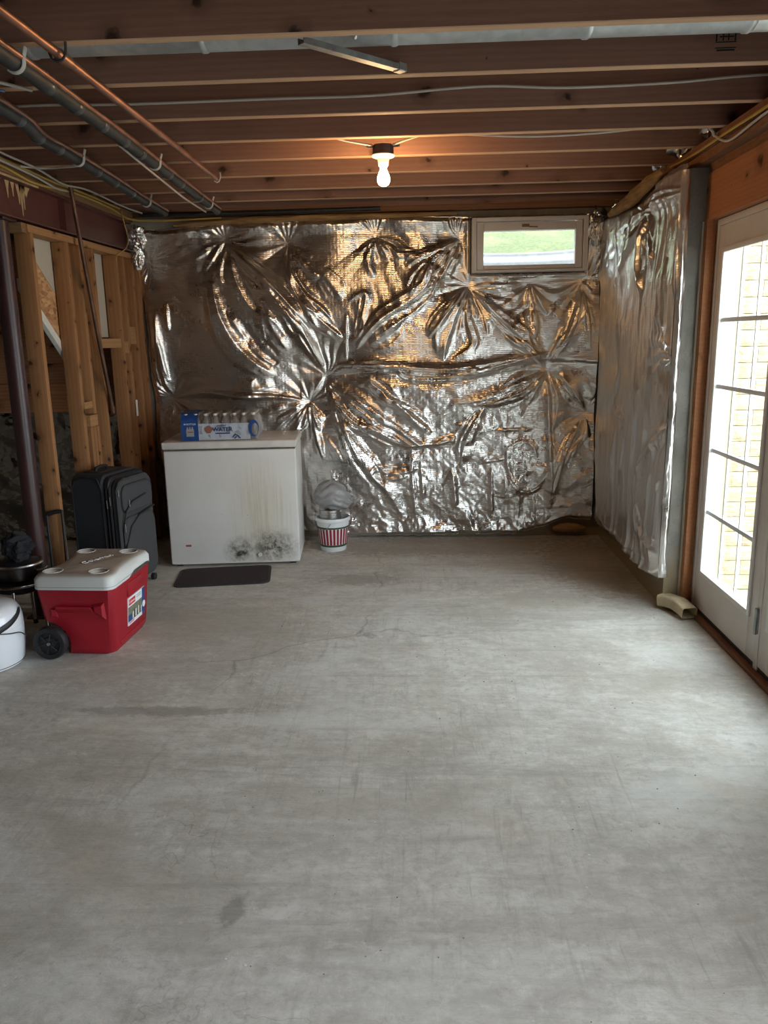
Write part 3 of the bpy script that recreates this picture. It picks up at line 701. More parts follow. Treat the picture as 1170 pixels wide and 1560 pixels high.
# ================================================================ STRUCTURE
FX0, FX1, FY0, FY1 = -5.0, 1.55, -3.0, 5.86
fl = MB().box(FX0, FX1, FY0, 6.04, -0.15, 0.0).build('floor', M['floor']); tag(fl, kind='structure')

# back wall with the window opening
wx0, wx1, wz0, wz1 = 0.36, 1.14, 1.94, 2.275
wb = MB()
wb.box(FX0, wx0, 5.86, 6.04, 0, 2.35); wb.box(wx1, FX1+0.2, 5.86, 6.04, 0, 2.35); wb.box(wx0, wx1, 5.86, 6.04, 0, wz0); wb.box(wx0, wx1, 5.86, 6.04, wz1, 2.35)
wall_back = tag(wb.build('wall_back', M['concrete']), kind='structure')
box('mud_sill', M['sill'], wall_back, FX0, 1.33, 5.80, 6.0, 2.352, 2.388)
box('rim_joist', M['sill'], wall_back, FX0, 1.55, 5.98, 6.02, 2.39, 2.62)
# planks and ledger on the far left part of the back wall
box('ledger_board', M['plank'], wall_back, -4.9, -2.2, 5.66, 5.70, 1.0, 1.21)
for i in range(7):
    box('plank', M['plank'], wall_back, -4.9, -2.2, 5.69+0.003*(i % 2), 5.715+0.003*(i % 2), 1.212+i*0.142, 1.212+i*0.142+0.139)

# right wall: concrete return, header, plates, jambs
wr = MB(); wr.box(1.325, 1.55, 4.222, 5.86, 0, 2.285)
wall_right = tag(wr.build('wall_right', M['concrete']), kind='structure')
box('sealant_strip', M['post_cream'], wall_right, 1.404, 1.412, 4.205, 4.2215, 0.0, 2.03)
box('jamb_stud', M['header'], wall_right, 1.413, 1.440, 4.165, 4.221, 0.0, 2.035)
box('jamb_stud', M['header'], wall_right, 1.441, 1.462, 4.178, 4.221, 0.0, 2.032)
box('jamb_sheathing', M['osb'], wall_right, 1.463, 1.50, 4.186, 4.221, 0.0, 2.02)
box('door_header', M['header'], wall_right, 1.42, 1.55, 1.16, 4.222, 2.036, 2.255)
box('window_header', M['header'], wall_right, 1.42, 1.55, -0.52, 1.15, 2.061, 2.255)
box('top_plate', M['sill'], wall_right, 1.36, 1.55, -3.0, 5.86, 2.345, 2.388)
box('top_plate', M['sill'], wall_right, 1.372, 1.55, -3.0, 5.86, 2.300, 2.343)
box('rim_joist', M['sill'], wall_right, 1.512, 1.55, -3.0, 5.98, 2.39, 2.62)
ww = MB()   # wall beyond the doors, out of the picture, with one more glazed opening for daylight
ww.box(1.45, 1.55, 1.03, 2.45, 0, 2.034); ww.box(1.45, 1.55, -3.0, -0.53, 0, 2.30)
box('header_plate', M['sill'], wall_right, 1.425, 1.55, -3.0, 4.222, 2.2565, 2.2995)
ww.build('wall_panel', M['concrete'], wall_right)
wl_ = MB().box(-5.1, -5.0, -3.0, 6.04, 0, 2.65); tag(wl_.build('wall_far_left', M['concrete']), kind='structure')
wf = MB(); wf.box(-5.0, -2.5, -3.1, -3.0, 0, 2.65); wf.box(0.1, 1.55, -3.1, -3.0, 0, 2.65); wf.box(-2.5, 0.1, -3.1, -3.0, 0, 2.65)
tag(wf.build('wall_front', M['concrete']), kind='structure')

# ceiling: subfloor and joists
ceil = tag(MB().box(FX0, FX1, -3.1, 6.04, 2.627, 2.65).build('ceiling', M['subfloor']), kind='structure')
JY = [2.591, 3.005, 3.470, 3.861, 4.261, 4.668, 5.090, 5.455, 5.81]
JY = JY + [2.591-0.4064*i for i in range(1, 14)]
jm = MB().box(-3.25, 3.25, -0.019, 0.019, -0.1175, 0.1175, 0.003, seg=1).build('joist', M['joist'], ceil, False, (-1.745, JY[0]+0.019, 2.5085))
jm.data.materials.append(M['joist_lit_bottom'])
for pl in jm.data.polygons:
    if pl.normal.z < -0.4: pl.material_index = 1     # underside paler than the stained faces, floor bounce light painted in
for i, y in enumerate(JY[1:]):
    inst(jm, 'joist', ceil, (-1.745+0.004*math.sin(i*5), y+0.019, 2.5085), (0, 0, 0))
# printed grade stamp on the second joist
st = MB()
for (x0, x1, z0, z1) in ((-0.035, 0.035, 0.000, 0.003), (-0.035, 0.035, -0.018, -0.015), (-0.035, -0.030, 0.004, 0.04), (0.028, 0.033, 0.004, 0.04), (-0.03, 0.03, 0.034, 0.038), (-0.012, -0.008, 0.006, 0.03), (0.006, 0.010, 0.006, 0.03), (-0.022, 0.026, 0.016, 0.020), (-0.03, 0.03, -0.026, -0.021)):
    st.box(x0, x1, 0, 0.0008, z0, z1)
st.build('grade_stamp', M['cloth_black'], ceil, loc=(1.04, 3.0035, 2.455))

# left: stud wall
wall_left = tag(box('wall_left', M['plate'], None, -2.14, -2.05, 4.225, 5.79, 2.068, 2.106), kind='structure')
def wl_box(name, mat, *a, **k):
    o = box(name, mat, None, *a, **k); o.parent = wall_left
    o.location = Vector(o.location)-Vector(wall_left.location); return o
wl_box('stud_filler', M['nailer'], -2.14, -2.06, 4.18, 4.235, 2.062, 2.11)
for y, z0, x1 in ((4.243, 0.038, -2.05), (4.671, 0.038, -2.05), (4.85, 1.06, -2.055), (5.03, 0.038, -2.05), (5.416, 0.038, -2.05), (5.556, 0.038, -2.056), (5.716, 0.038, -2.05), (5.800, 0.0, -2.03)):
    wl_box('stud', M['stud'], x1-0.088, x1, y, y+0.038, z0, 2.067, 0.002)
for i in range(3):
    wl_box('jack_block', M['stud'], -2.13+0.004*i, -2.046+0.003*i, 4.752+i*0.039, 4.789+i*0.039, 0.038, 0.985)
wl_box('jack_block', M['plate'], -2.13, -2.044, 4.752, 4.868, 0.987, 1.058)
wl_box('bottom_plate', M['plate'], -2.14, -2.05, 4.225, 5.79, 0.0, 0.037)
for (y0, y1, z0, z1) in ((5.456, 5.554, 1.42, 1.50), (5.596, 5.714, 1.48, 1.60), (5.07, 5.414, 1.46, 1.52), (4.711, 4.848, 1.10, 1.14)):
    wl_box('blocking', M['plate'], -2.13, -2.06, y0, y1, z0, z1)
def wl_prism(name, mat, poly, x0, x1):
    o = MB().prism(poly, x0, x1, 'X').build(name, mat, wall_left); o.location = -Vector(wall_left.location); return o
wl_prism('drywall_panel', M['drywall'], [(4.285, 2.10), (4.83, 2.10), (4.83, 1.66), (4.285, 2.095)], -2.158, -2.146)
wl_prism('strand_board_panel', M['osb'], [(4.285, 2.09), (4.83, 1.655), (4.83, 1.39), (4.285, 1.845)], -2.158, -2.146)
wl_prism('stair_stringer', M['stringer'], [(4.285, 1.84), (4.83, 1.385), (4.83, 1.325), (4.285, 1.78)], -2.170, -2.142)
wl_prism('drywall_panel', M['drywall'], [(4.90, 2.10), (5.42, 2.10), (5.42, 1.53), (4.90, 1.53)], -2.158, -2.146)
wl_prism('plank', M['plank'], [(5.46, 2.06), (5.79, 2.06), (5.79, 1.0), (5.46, 1.0)], -2.16, -2.146)

# steel beam on the left
beam = empty('steel_beam', (-2.105, 1.4, 2.12)); tag(beam, 'dark brown painted steel beam running above the stud wall on the left', 'beam')
L2 = 4.38
MB().box(-0.055, 0.055, -L2, L2, 0.0, 0.012, 0.002, seg=1).build('bottom_flange', M['steel_brown'], beam)
MB().box(-0.055, 0.055, -L2, L2, 0.188, 0.200, 0.002, seg=1).build('top_flange', M['steel_brown'], beam)
MB().box(-0.005, 0.012, -L2, L2, 0.012, 0.188).build('web', M['steel_brown'], beam)
for y in (3.32,): MB().box(0.012, 0.050, y-0.006, y+0.006, 0.012, 0.188).build('stiffener', M['steel_brown'], beam)
dr = MB()
rr = random.Random(4)
for y, w, l in ((2.60, 0.10, 0.018), (2.745, 0.022, 0.085), (2.80, 0.018, 0.07), (2.86, 0.030, 0.10), (2.885, 0.022, 0.155), (2.91, 0.020, 0.12), (2.94, 0.045, 0.05)):
    dr.prism([(y-w, 0.187), (y+w, 0.187), (y+w*0.4, 0.187-l*0.5), (y+0.003, 0.187-l), (y-0.004, 0.187-l*0.95), (y-w*0.4, 0.187-l*0.5)], 0.0121, 0.0128, 'X')
dr.prism([(2.2, 0.1882), (3.0, 0.1882), (3.0, 0.1995), (2.2, 0.1995)], 0.0551, 0.0558, 'X')
dr.build('bare_patch', M['bare'], beam)
nl = tag(box('trim_1', M['nailer'], None, -2.17, -2.035, -2.98, 5.78, 2.321, 2.388, 0.002), kind='structure')
# rough splintery edge above the beam
col = empty('steel_column', (-2.135, 4.1, 0)); tag(col, 'round dark maroon steel column standing in front of the stud wall', 'column')
MB().lathe([(0.046, 0.012), (0.046, 2.106)], n=28, caps=True).build('pole', M['column'], col, True)
MB().box(-0.07, 0.07, -0.07, 0.07, 0, 0.012, 0.002).build('base_plate', M['column'], col)
MB().box(-0.06, 0.06, -0.07, 0.07, 2.107, 2.1195, 0.002).build('cap_plate', M['column'], col)

# window 1
win = tag(box('window_1', M['white_paint'], None, 0.352, 0.384, 5.745, 5.90, 1.925, 2.288, 0.003), kind='structure')
def sub(parent, name, mat, *a, **k):
    o = box(name, mat, None, *a, **k); o.parent = parent; o.location = Vector(o.location)-Vector(parent.location); return o
sub(win, 'frame_side', M['white_paint'], 1.118, 1.150, 5.745, 5.90, 1.925, 2.288, 0.003)
sub(win, 'frame_top', M['white_paint'], 0.3845, 1.1175, 5.745, 5.90, 2.262, 2.288, 0.003)
sub(win, 'frame_bottom', M['white_paint'], 0.3845, 1.1175, 5.745, 5.90, 1.925, 1.941, 0.003)
sa = empty('sash', Vector((0.751, 5.77, 1.94))-Vector(win.location)); sa.parent = win
def sashbar(n, x0, x1, z0, z1):
    MB().box(x0-0.751, x1-0.751, -0.012, 0.05, z0-1.94, z1-1.94, 0.005).build(n, M['white_paint'], sa, True)
sashbar('sash_stile', 0.388, 0.434, 1.944, 2.256); sashbar('sash_stile', 1.064, 1.114, 1.944, 2.256)
sashbar('sash_rail', 0.4345, 1.0635, 2.200, 2.256); sashbar('sash_rail', 0.4345, 1.0635, 1.944, 1.974)
MB().box(-0.316, 0.312, 0.020, 0.026, 0.034, 0.260).build('pane', M['glass'], sa)
la = MB(); la.box(-0.055, -0.005, -0.026, -0.0125, 0.282, 0.300, 0.003); la.tube([(-0.03, -0.03, 0.288), (0.0, -0.034, 0.280), (0.05, -0.036, 0.278)], 0.0045)
la.build('latch', M['nailer'], sa, True)

# doors on the right
def door_leaf(name, y0, y1, x0=1.472, x1=1.515, z0=0.045, z1=2.0, hinge_y=None):
    st_l, top, bot = 0.088, 0.125, 0.21
    gy0, gy1, gz0, gz1 = y0+st_l, y1-st_l, z0+bot, z1-top
    root = tag(box(name, M['white_paint'], None, x0, x1, y0, y0+st_l, z0, z1, 0.002), kind='structure')
    sub(root, 'stile', M['white_paint'], x0, x1, y1-st_l, y1, z0, z1, 0.002)
    sub(root, 'rail', M['white_paint'], x0, x1, y0+st_l, y1-st_l, z1-top, z1)
    sub(root, 'rail', M['white_paint'], x0, x1, y0+st_l, y1-st_l, z0, z0+bot)
    bd = 0.020
    for a in ((gy0-bd, gy0+0.006, gz0-bd, gz1+bd), (gy1-0.006, gy1+bd, gz0-bd, gz1+bd), (gy0+0.006, gy1-0.006, gz1-0.006, gz1+bd), (gy0+0.006, gy1-0.006, gz0-bd, gz0+0.006)):
        sub(root, 'glazing_bead', M['glassbead'], x0-0.011, x0-0.0005, a[0], a[1], a[2], a[3], 0.004)
    n = 5
    for r_ in range(n):
        for c_ in range(3):
            dy = (gy1-gy0)/3; dz = (gz1-gz0)/n
            sub(root, 'pane', M['glass'], x0+0.020, x0+0.024, gy0+dy*c_+0.0015, gy0+dy*(c_+1)-0.0015, gz0+dz*r_+0.0015, gz0+dz*(r_+1)-0.0015)
    for r_ in range(1, n):
        z = gz0+(gz1-gz0)*r_/n
        sub(root, 'muntin', M['muntin'], x0+0.004, x0+0.0195, gy0, gy1, z-0.011, z+0.011, 0.003)
    for c_ in (1, 2):
        y = gy0+(gy1-gy0)*c_/3
        sub(root, 'muntin', M['muntin'], x0+0.007, x0+0.0195, y-0.0045, y+0.0045, gz0, gz1, 0.002)
    return root
d1 = door_leaf('door_1', 3.362, 4.150)
d2 = door_leaf('door_2', 2.500, 3.318)
hb = MB(); hb.box(1.4650, 1.4715, 3.332, 3.366, 0.19, 0.30, 0.001, seg=1); hb.tube([(1.462, 3.346, 0.185), (1.462, 3.346, 0.305)], 0.0075, 10)
h = hb.build('hinge', M['zinc_dull'], d1, True); h.location = -Vector(d1.location)
inst(h, 'hinge', d1, Vector(h.location)+Vector((0, 0, 0.80))); inst(h, 'hinge', d1, Vector(h.location)+Vector((0, 0, 1.55)))
t1 = tag(box('trim_2', M['white_paint'], None, 1.466, 1.55, 4.152, 4.185, 0.0, 2.034, 0.003), kind='structure')
sub(t1, 'head_jamb', M['white_paint'], 1.466, 1.55, 1.64, 4.1515, 2.002, 2.034, 0.003)
sub(t1, 'mullion', M['white_paint'], 1.470, 1.55, 3.320, 3.360, 0.02, 2.0, 0.003)
sub(t1, 'side_jamb', M['white_paint'], 1.466, 1.55, 2.458, 2.498, 0.0, 2.0, 0.003)
t2 = tag(box('trim_3', M['threshold'], None, 1.440, 1.478, 1.2, 4.150, 0.0, 0.022, 0.003), kind='structure')
sub(t2, 'weatherstrip', M['weatherstrip'], 1.4785, 1.513, 1.64, 4.150, 0.0, 0.044)

# glazed openings behind the camera (only their light is seen)
def plain_opening(name, axis, p, a0, a1, z0, z1, n):
    root = None
    for i in range(n+1):
        a = a0+(a1-a0)*i/n
        A = (p, p+0.06, a-0.03, a+0.03, z0, z1) if axis == 'X' else (a-0.03, a+0.03, p, p+0.06, z0, z1)
        if root is None: root = tag(box(name, M['white_paint'], None, *A), kind='structure')
        else: sub(root, 'mullion', M['white_paint'], *A)
    return root
plain_opening('window_2', 'X', 1.47, -0.50, 1.00, 0.0, 2.055, 2)

# ================================================================ OUTDOORS
gm = []
nx, ny = 60, 70
xs = np.linspace(-9, 12, nx); ys = np.linspace(6.08, 20, ny)
Xg, Yg = np.meshgrid(xs, ys)
inner = np.clip((0.72-np.hypot((Xg-0.75), (Yg-6.04)))/0.04, 0, 1)
Zg = 2.06+(Yg-6.5).clip(0)*0.33+0.05*(fbm(Xg*1.5, Yg*1.5, 3)-0.5)
gr = grid_mesh('grass_bank', np.stack([Xg, Yg, Zg], -1), M['grass'], keep=(np.hypot(Xg-0.75, Yg-6.04) > 0.66))
tag(gr, 'sunlit green grass bank rising outside the small high window', 'grass bank')
# corrugated window well
wm = []
for iz in range(29):
    z = 1.70+iz*0.0155; rr_ = 0.60+0.008*math.sin(iz*2*PI/5)
    wm.append([(0.75+rr_*1.05*math.cos(a), 6.05+rr_*math.sin(a), z) for a in np.linspace(0.0, PI, 40)])
wo = grid_mesh('window_well', np.array(wm), M['wellmetal']); so = wo.modifiers.new('thick', 'SOLIDIFY'); so.thickness = 0.004
tag(wo, 'pale corrugated metal window well outside the small high window', 'window well')
wg = tag(MB().box(0.1, 1.4, 6.05, 6.66, 1.62, 1.70).build('gravel_bed', M['gravel']), 'gravel at the bottom of the window well', 'gravel')
gp = tag(MB().box(1.56, 12, -14, 4.74, -0.25, -0.06).build('ground_outside', M['gravel']), kind='structure')
gw = empty('retaining_wall', (1.62, 4.76, -0.06)); tag(gw, 'tan rough block retaining wall seen outside through the glass door', 'retaining wall')
MB().box(0.0, 3.4, 0.06, 0.30, 0.0, 2.75).build('wall_core', M['post_cream'], gw)
MB().box(-0.02, 0.20, -0.02, 0.06, 0.0, 2.8, 0.005).build('corner_board', M['post_cream'], gw)
protos = []
for k in range(4):
    b2 = bmesh.new(); bmesh.ops.create_grid(b2, x_segments=9, y_segments=5, size=0.5)
    rr = random.Random(k)
    for v in b2.verts:
        e = 1-max(abs(v.co.x), abs(v.co.y))*2
        v.co = Vector((v.co.x*0.227, -(0.052+(0.006*rr.random()+0.006 if e > 0.05 else 0)), v.co.y*0.088+(0.004*rr.uniform(-1, 1) if e > 0.05 else 0)))
    ed = [e for e in b2.edges if e.is_boundary]
    ex = bmesh.ops.extrude_edge_only(b2, edges=ed)
    for v in ex['geom']:
        if isinstance(v, bmesh.types.BMVert): v.co.y = 0.06
    mb = MB(); mb.add(b2)
    mmm = M['block']
    o = mb.build('block', mmm, gw, True); protos.append(o)
k = 0
for r_ in range(29):
    off = 0.0 if r_ % 2 else -0.115
    for c_ in range(9):
        x = 0.315+0.23*c_+off+0.115
        src = protos[k % 4]
        if k < 4: o = src; o.location = (x, 0, 0.05+r_*0.0915)
        else: o = inst(src, 'block', gw, (x, 0, 0.05+r_*0.0915))
        k += 1
    if r_ % 2: inst(protos[r_ % 4], 'block', gw, (0.2575, 0, 0.05+r_*0.0915), (0, 0, 0), (0.49, 1, 1))

# ================================================================ FOIL INSULATION
exec_folds = None
PB = [(-1.40, 2.196), (-0.951, 2.159), (-1.868, 1.088), (-0.837, 1.035), (-0.705, 1.223), (-1.962, 2.058), (-0.322, 2.192), (0.27, 2.161), (0.331, 1.839), (0.765, 1.857), (1.142, 1.867), (0.905, 1.263), (1.2, 0.936)]
PR = [(4.858, 2.174), (4.18, 2.164), (4.192, 1.357), (4.178, 1.009)]
def nearest(U, Z, P):
    s_ = np.zeros(U.shape)
    for a, b_ in P: s_ += np.exp(-9.0*np.hypot(U-a, Z-b_))
    return np.maximum(-np.log(s_+1e-12)/9.0, 0)
def crumple_mask(U, Z):
    m_ = 0.16+0.95/(1+np.exp(-((1.22-Z)-0.05)*14))*(1/(1+np.exp(-(U+0.75)*9)))
    m_ += 0.5*np.exp(-((Z-2.30)/0.07)**2)+0.5*np.exp(-((U+1.98)/0.05)**2)
    m_ += 0.55*np.exp(-((Z-0.08)/0.10)**2)+0.35*np.clip((U-1.0)*3, 0, 1)
    blobm = 0.9*np.exp(-(((U+1.2)/0.22)**2+((Z-1.55)/0.16)**2))
    return m_+blobm*0.6
# back blanket
du = 0.0062
u = np.arange(-2.03, 1.262, du); v = np.linspace(0, 1, 380)
U, V_ = np.meshgrid(u, v)
top = 2.305+0.016*(fbm(u*5, u*0, 4, 2)-0.5)+0.006*(vn(u*40, u*0, 3)-0.5)
top = top-0.035*np.clip(1-np.abs(u+1.85)/0.4, 0, 1)+0.015*np.clip((u+0.9)*2, 0, 1)*np.clip((0.3-u)*3, 0, 1)
bot = np.interp(u, [-2.03, -0.55, 0.47, 0.71, 0.9, 1.03, 1.1, 1.27], [0.10, 0.012, 0.022, 0.03, 0.07, 0.135, 0.145, 0.125])+0.012*(vn(u*22, u*0, 9)-0.5)
Z = bot+(top-bot)*V_
Uw = U.copy()
edge = 0.020*(vn(Z*6, Z*0, 5)-0.5)+np.interp(Z, [0.3, 0.7, 1.1, 1.5, 2.05, 2.15, 2.3], [0.045, 0.03, 0.025, 0.02, -0.015, 0.0, 0.02])
Uw = U+edge*np.clip(1-(U+2.03)/0.25, 0, 1)
d = nearest(Uw, Z, PB)
h = 0.030+0.050*(1-np.exp(-(d/0.30)**2))+0.020*(fbm(Uw*1.6, Z*1.6, 3, 1)-0.5)
h = pins(Uw, Z, PB, h, amp=0.018, rad=0.24, pull=0.05, prad=0.11, seed=2)
h = apply_folds(Uw, Z, h, [(p, a, w*1.0) for p, a, w in BACK_FOLDS], 0.85, extra=3)
cm = crumple_mask(Uw, Z)
h += cm*(0.030*facets(Uw*6, Z*6, 3)+0.012*facets(Uw*15, Z*13, 8)+0.0055*facets(Uw*36, Z*32, 15)+0.004*(ridged(Uw*10, Z*10, 3, 4)-0.3))
# gentle tension rays on smooth fields
h += 0.0035*np.sin(Uw*60+8*fbm(Uw*2, Z*2, 2, 7)+Z*25)*np.clip(cm*0-0+1-cm, 0, 1)*np.clip(fbm(Uw*2.2, Z*2.2, 2, 12)*2-0.7, 0, 1)
# upper blanket laps over the lower one along the seam
zs = np.interp(Uw, [-2.1, -1.868, -0.837, -0.705, -0.489, -0.014, 0.269, 0.55, 0.912, 1.3], [1.08, 1.09, 1.06, 1.235, 1.276, 1.264, 1.225, 1.245, 1.315, 1.29])+0.01*(fbm(Uw*8, Uw*0, 3, 3)-0.5)
dz = Z-zs
h += np.where(Uw > -0.9, 0.020, 0.008)*(1/(1+np.exp(-dz*220)))*np.exp(-np.clip(dz, 0, 9)/0.10)
# window recess: the sheet tucks back to the frame
rw = np.maximum(np.maximum(wx0-0.012-Uw, Uw-(wx1+0.008)), np.maximum(wz0-0.018-Z, Z-(wz1+0.02)))
h = h*np.clip((rw+0.02)/0.07, 0.30, 1)+0.02*np.clip(1-np.abs(rw-0.02)/0.03, 0, 1)
# turned edges
eb = np.minimum(np.minimum(Z-bot, top-Z), Uw-Uw.min(axis=1, keepdims=True))
h *= np.clip(eb/0.035, 0.18, 1)**0.6
h += 0.035*np.clip((Z-2.21)/0.1, 0, 1)*(0.3+0.7*vn(Uw*3, Z*0, 8))
h = np.where(h < 0.022, 0.022*np.exp((h-0.022)/0.035), h).clip(0.003, 0.145)
keep = rw > 0.004*(vn(Uw*30, Z*30, 2)-0.5)
grid_pts = np.stack([Uw, 5.855-h, Z], -1)
bb = grid_mesh('insulation_blanket', grid_pts, M['foil'], keep)
tag(bb, 'large crumpled silver foil blanket pinned across the back wall around the small window', 'insulation')

# right blanket
w = np.arange(0, 1, 1/290); v = np.linspace(0, 1, 340); Wg, V_ = np.meshgrid(w, v)
Yr = 4.175+Wg*(5.80-4.175)
yy = 4.175+w*(5.80-4.175)
topr = np.interp(yy, [4.15, 4.20, 4.44, 4.85, 5.07, 5.4, 5.80], [2.262, 2.305, 2.325, 2.275, 2.240, 2.262, 2.275])+0.010*(vn(yy*12, yy*0, 4)-0.5)
botr = np.interp(yy, [4.15, 4.22, 4.66, 5.10, 5.74, 5.8], [0.235, 0.165, 0.125, 0.160, 0.12, 0.12])+0.012*(vn(yy*10, yy*0, 6)-0.5)
Zr = botr+(topr-botr)*V_
d = nearest(Yr, Zr, PR)
hr = 0.030+0.032*(1-np.exp(-(d/0.32)**2))+0.02*(fbm(Yr*2.0, Zr*0.7, 3, 21)-0.5)
hr = pins(Yr, Zr, PR, hr, amp=0.020, rad=0.36, pull=0.035, prad=0.10, seed=12)
hr = apply_folds(Yr, Zr, hr, RIGHT_FOLDS, 0.95, extra=4, seed=9)
hr += 0.009*ridged(Yr*11+0.4*fbm(Yr*2, Zr*1.2, 2, 19), Zr*0.35, 2, 52)*(0.4+1.0*fbm(Yr*1.5, Zr*1.5, 2, 54))
hr += 0.022*ridged(Yr*5+0.5*fbm(Yr*2, Zr*2, 2, 9), Zr*0.7+fbm(Yr*3, Zr*2, 2, 3), 3, 30)*(0.5+0.8*fbm(Yr*2, Zr*2, 2, 33))
hr += 0.008*facets(Yr*16, Zr*3.0, 36)+0.006*facets(Yr*9, Zr*8, 37)
cr_ = 0.32+0.5*np.exp(-((Zr-2.26)/0.06)**2)+0.35*np.exp(-((Zr-0.2)/0.12)**2)
hr += cr_*(0.018*facets(Yr*10, Zr*6, 23)+0.008*facets(Yr*30, Zr*22, 28))
hr = np.clip(hr-0.012, 0.006, 0.12)
e = (Yr-4.175)
k_ = np.clip(1-e/0.06, 0, 1); hr = hr*(1-k_)+0.044*k_
eb = np.minimum(Zr-botr, topr-Zr); hr *= np.clip(eb/0.03, 0.2, 1)**0.6
rb = grid_mesh('insulation_blanket', np.stack([1.322-hr, Yr-0.0+0.015*(vn(Zr*7, Zr*0, 2)-0.5)*np.clip(1-e/0.1, 0, 1), Zr], -1), M['foil_right'])
tag(rb, 'tall hanging silver foil blanket on the right return wall beside the glass door', 'insulation')
# its folded front edge: a narrow crumpled return facing the camera
zz = np.linspace(0.19, 2.27, 300); ss = np.linspace(0, 1, 14); Sg, Zg2 = np.meshgrid(ss, zz)
wE = 0.040+0.018*(fbm(Zg2*2.5, Zg2*0, 3, 61)-0.3)
Xe = 1.323-wE*(1-Sg); Ye = 4.176-0.014*np.sin(PI*Sg)*(0.6+0.8*vn(Zg2*6, Zg2*0, 3))-0.013*facets(Sg*2+Zg2*2, Zg2*9, 31)-0.006*facets(Sg*3, Zg2*28, 34)
er = grid_mesh('folded_edge', np.stack([Xe, Ye, Zg2], -1), M['foil_right'], parent=rb)

# blanket on the dark far-left part of the back wall
u = np.linspace(-4.6, -2.1, 240); v = np.linspace(0, 1, 110); U, V_ = np.meshgrid(u, v); Z = 0.03+V_*0.97
h = 0.05+0.07*facets(U*3, Z*3, 41)+0.035*facets(U*8, Z*7, 45)+0.010*facets(U*20, Z*18, 47)+0.03*(fbm(U*3, Z*3, 3, 4)-0.5)
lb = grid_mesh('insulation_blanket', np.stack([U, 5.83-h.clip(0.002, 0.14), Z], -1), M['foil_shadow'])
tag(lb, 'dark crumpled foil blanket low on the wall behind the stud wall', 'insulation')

# fibreglass showing above the foil
def fibre_roll(name, pts, ra, rb_, parent, n=14, seed=0):
    sp = smoothpath(pts, 10); loops = []
    for i, p in enumerate(sp):
        t_ = i/(len(sp)-1); s_ = math.sin(PI*min(max(t_, 0.03), 0.97))**0.35
        dvec = (sp[min(i+1, len(sp)-1)]-sp[max(i-1, 0)]).normalized(); sd = dvec.cross(Vector((0, 0, 1))).normalized(); upv = sd.cross(dvec)
        L = []
        for j in range(n):
            a = 2*PI*j/n; k_ = 1+0.28*(float(vn(np.array(i*0.5), np.array(j*0.9), seed))-0.5)
            L.append(p+sd*ra*s_*k_*math.cos(a)+upv*rb_*s_*k_*math.sin(a))
        loops.append(L)
    return MB().loft(loops).build(name, M['fibre'], parent, True)
fibre_roll('fibreglass_edge', [(1.27, 5.66, 2.275), (1.265, 5.2, 2.275), (1.27, 4.9, 2.300), (1.28, 4.5, 2.335)], 0.035, 0.042, rb, seed=3)
fibre_roll('fibreglass_edge', [(-1.75, 5.80, 2.295), (-1.2, 5.795, 2.318), (-0.55, 5.795, 2.325), (0.25, 5.80, 2.328)], 0.045, 0.022, bb, seed=5)
fibre_roll('fibreglass_edge', [(0.98, 5.82, 0.06), (1.08, 5.80, 0.075), (1.22, 5.82, 0.06)], 0.03, 0.035, bb, seed=6)

# crumpled foil wads in joist ends and corners
def wad(name, c, r, mat, seed, sub_=4, sq=(1, 1, 1)):
    b2 = bmesh.new(); bmesh.ops.create_icosphere(b2, subdivisions=sub_, radius=1.0)
    P = np.array([v.co[:] for v in b2.verts])
    k_ = 1+0.9*facets(P[:, 0]*2.6+3, P[:, 1]*2.2+P[:, 2]*2.4, seed)+0.6*facets(P[:, 2]*5+1, P[:, 0]*4-P[:, 1]*3, seed+3)+0.3*facets(P[:, 2]*11+1, P[:, 0]*9-P[:, 1]*8, seed+5)
    for v, q in zip(b2.verts, k_): v.co = Vector((v.co.x*r*sq[0]*q, v.co.y*r*sq[1]*q, v.co.z*r*sq[2]*q))
    mb = MB(); mb.add(b2); return mb.build(name, mat, None, True, c)
for c, r, sd, sq, lab in (((1.43, 4.56, 2.455), 0.075, 1, (1.0, 1.2, 0.9), 'crumpled foil wad stuffed in the joist bay above the concrete column'),
                      ((1.425, 4.15, 2.462), 0.072, 2, (0.9, 1.1, 0.95), 'crumpled foil wad stuffed in the joist bay above the door, nearest the camera'),
                      ((1.42, 4.97, 2.455), 0.060, 3, (0.9, 1.1, 1.0), 'small foil wad in the dark joist bay above the right foil blanket'),
                      ((-0.95, 5.90, 2.43), 0.045, 4, (3.0, 0.7, 0.8), 'foil scrap tucked above the sill behind the last joist at left of the bulb')):
    tag(wad('foil_wad', c, r, M['foil_dark'], sd, 4, sq), lab, 'foil')
w1 = wad('foil_wad', (-1.995, 5.715, 2.205), 0.046, M['foil_dark'], 8, 5, (1.0, 0.8, 1.6)); tag(w1, 'upper crumpled foil bunch in the top left corner of the back wall below the beam', 'foil')
w3 = wad('foil_wad', (-1.998, 5.715, 2.075), 0.033, M['foil_dark'], 18, 5, (0.9, 0.8, 1.9)); tag(w3, 'lower narrow foil bunch in the top left corner of the back wall, above a stud', 'foil')
w2 = wad('foil_wad', (1.20, 5.76, 2.20), 0.045, M['foil_dark'], 9, 5, (0.9, 0.8, 2.0)); tag(w2, 'crumpled foil bunch in the corner right of the small window', 'foil')
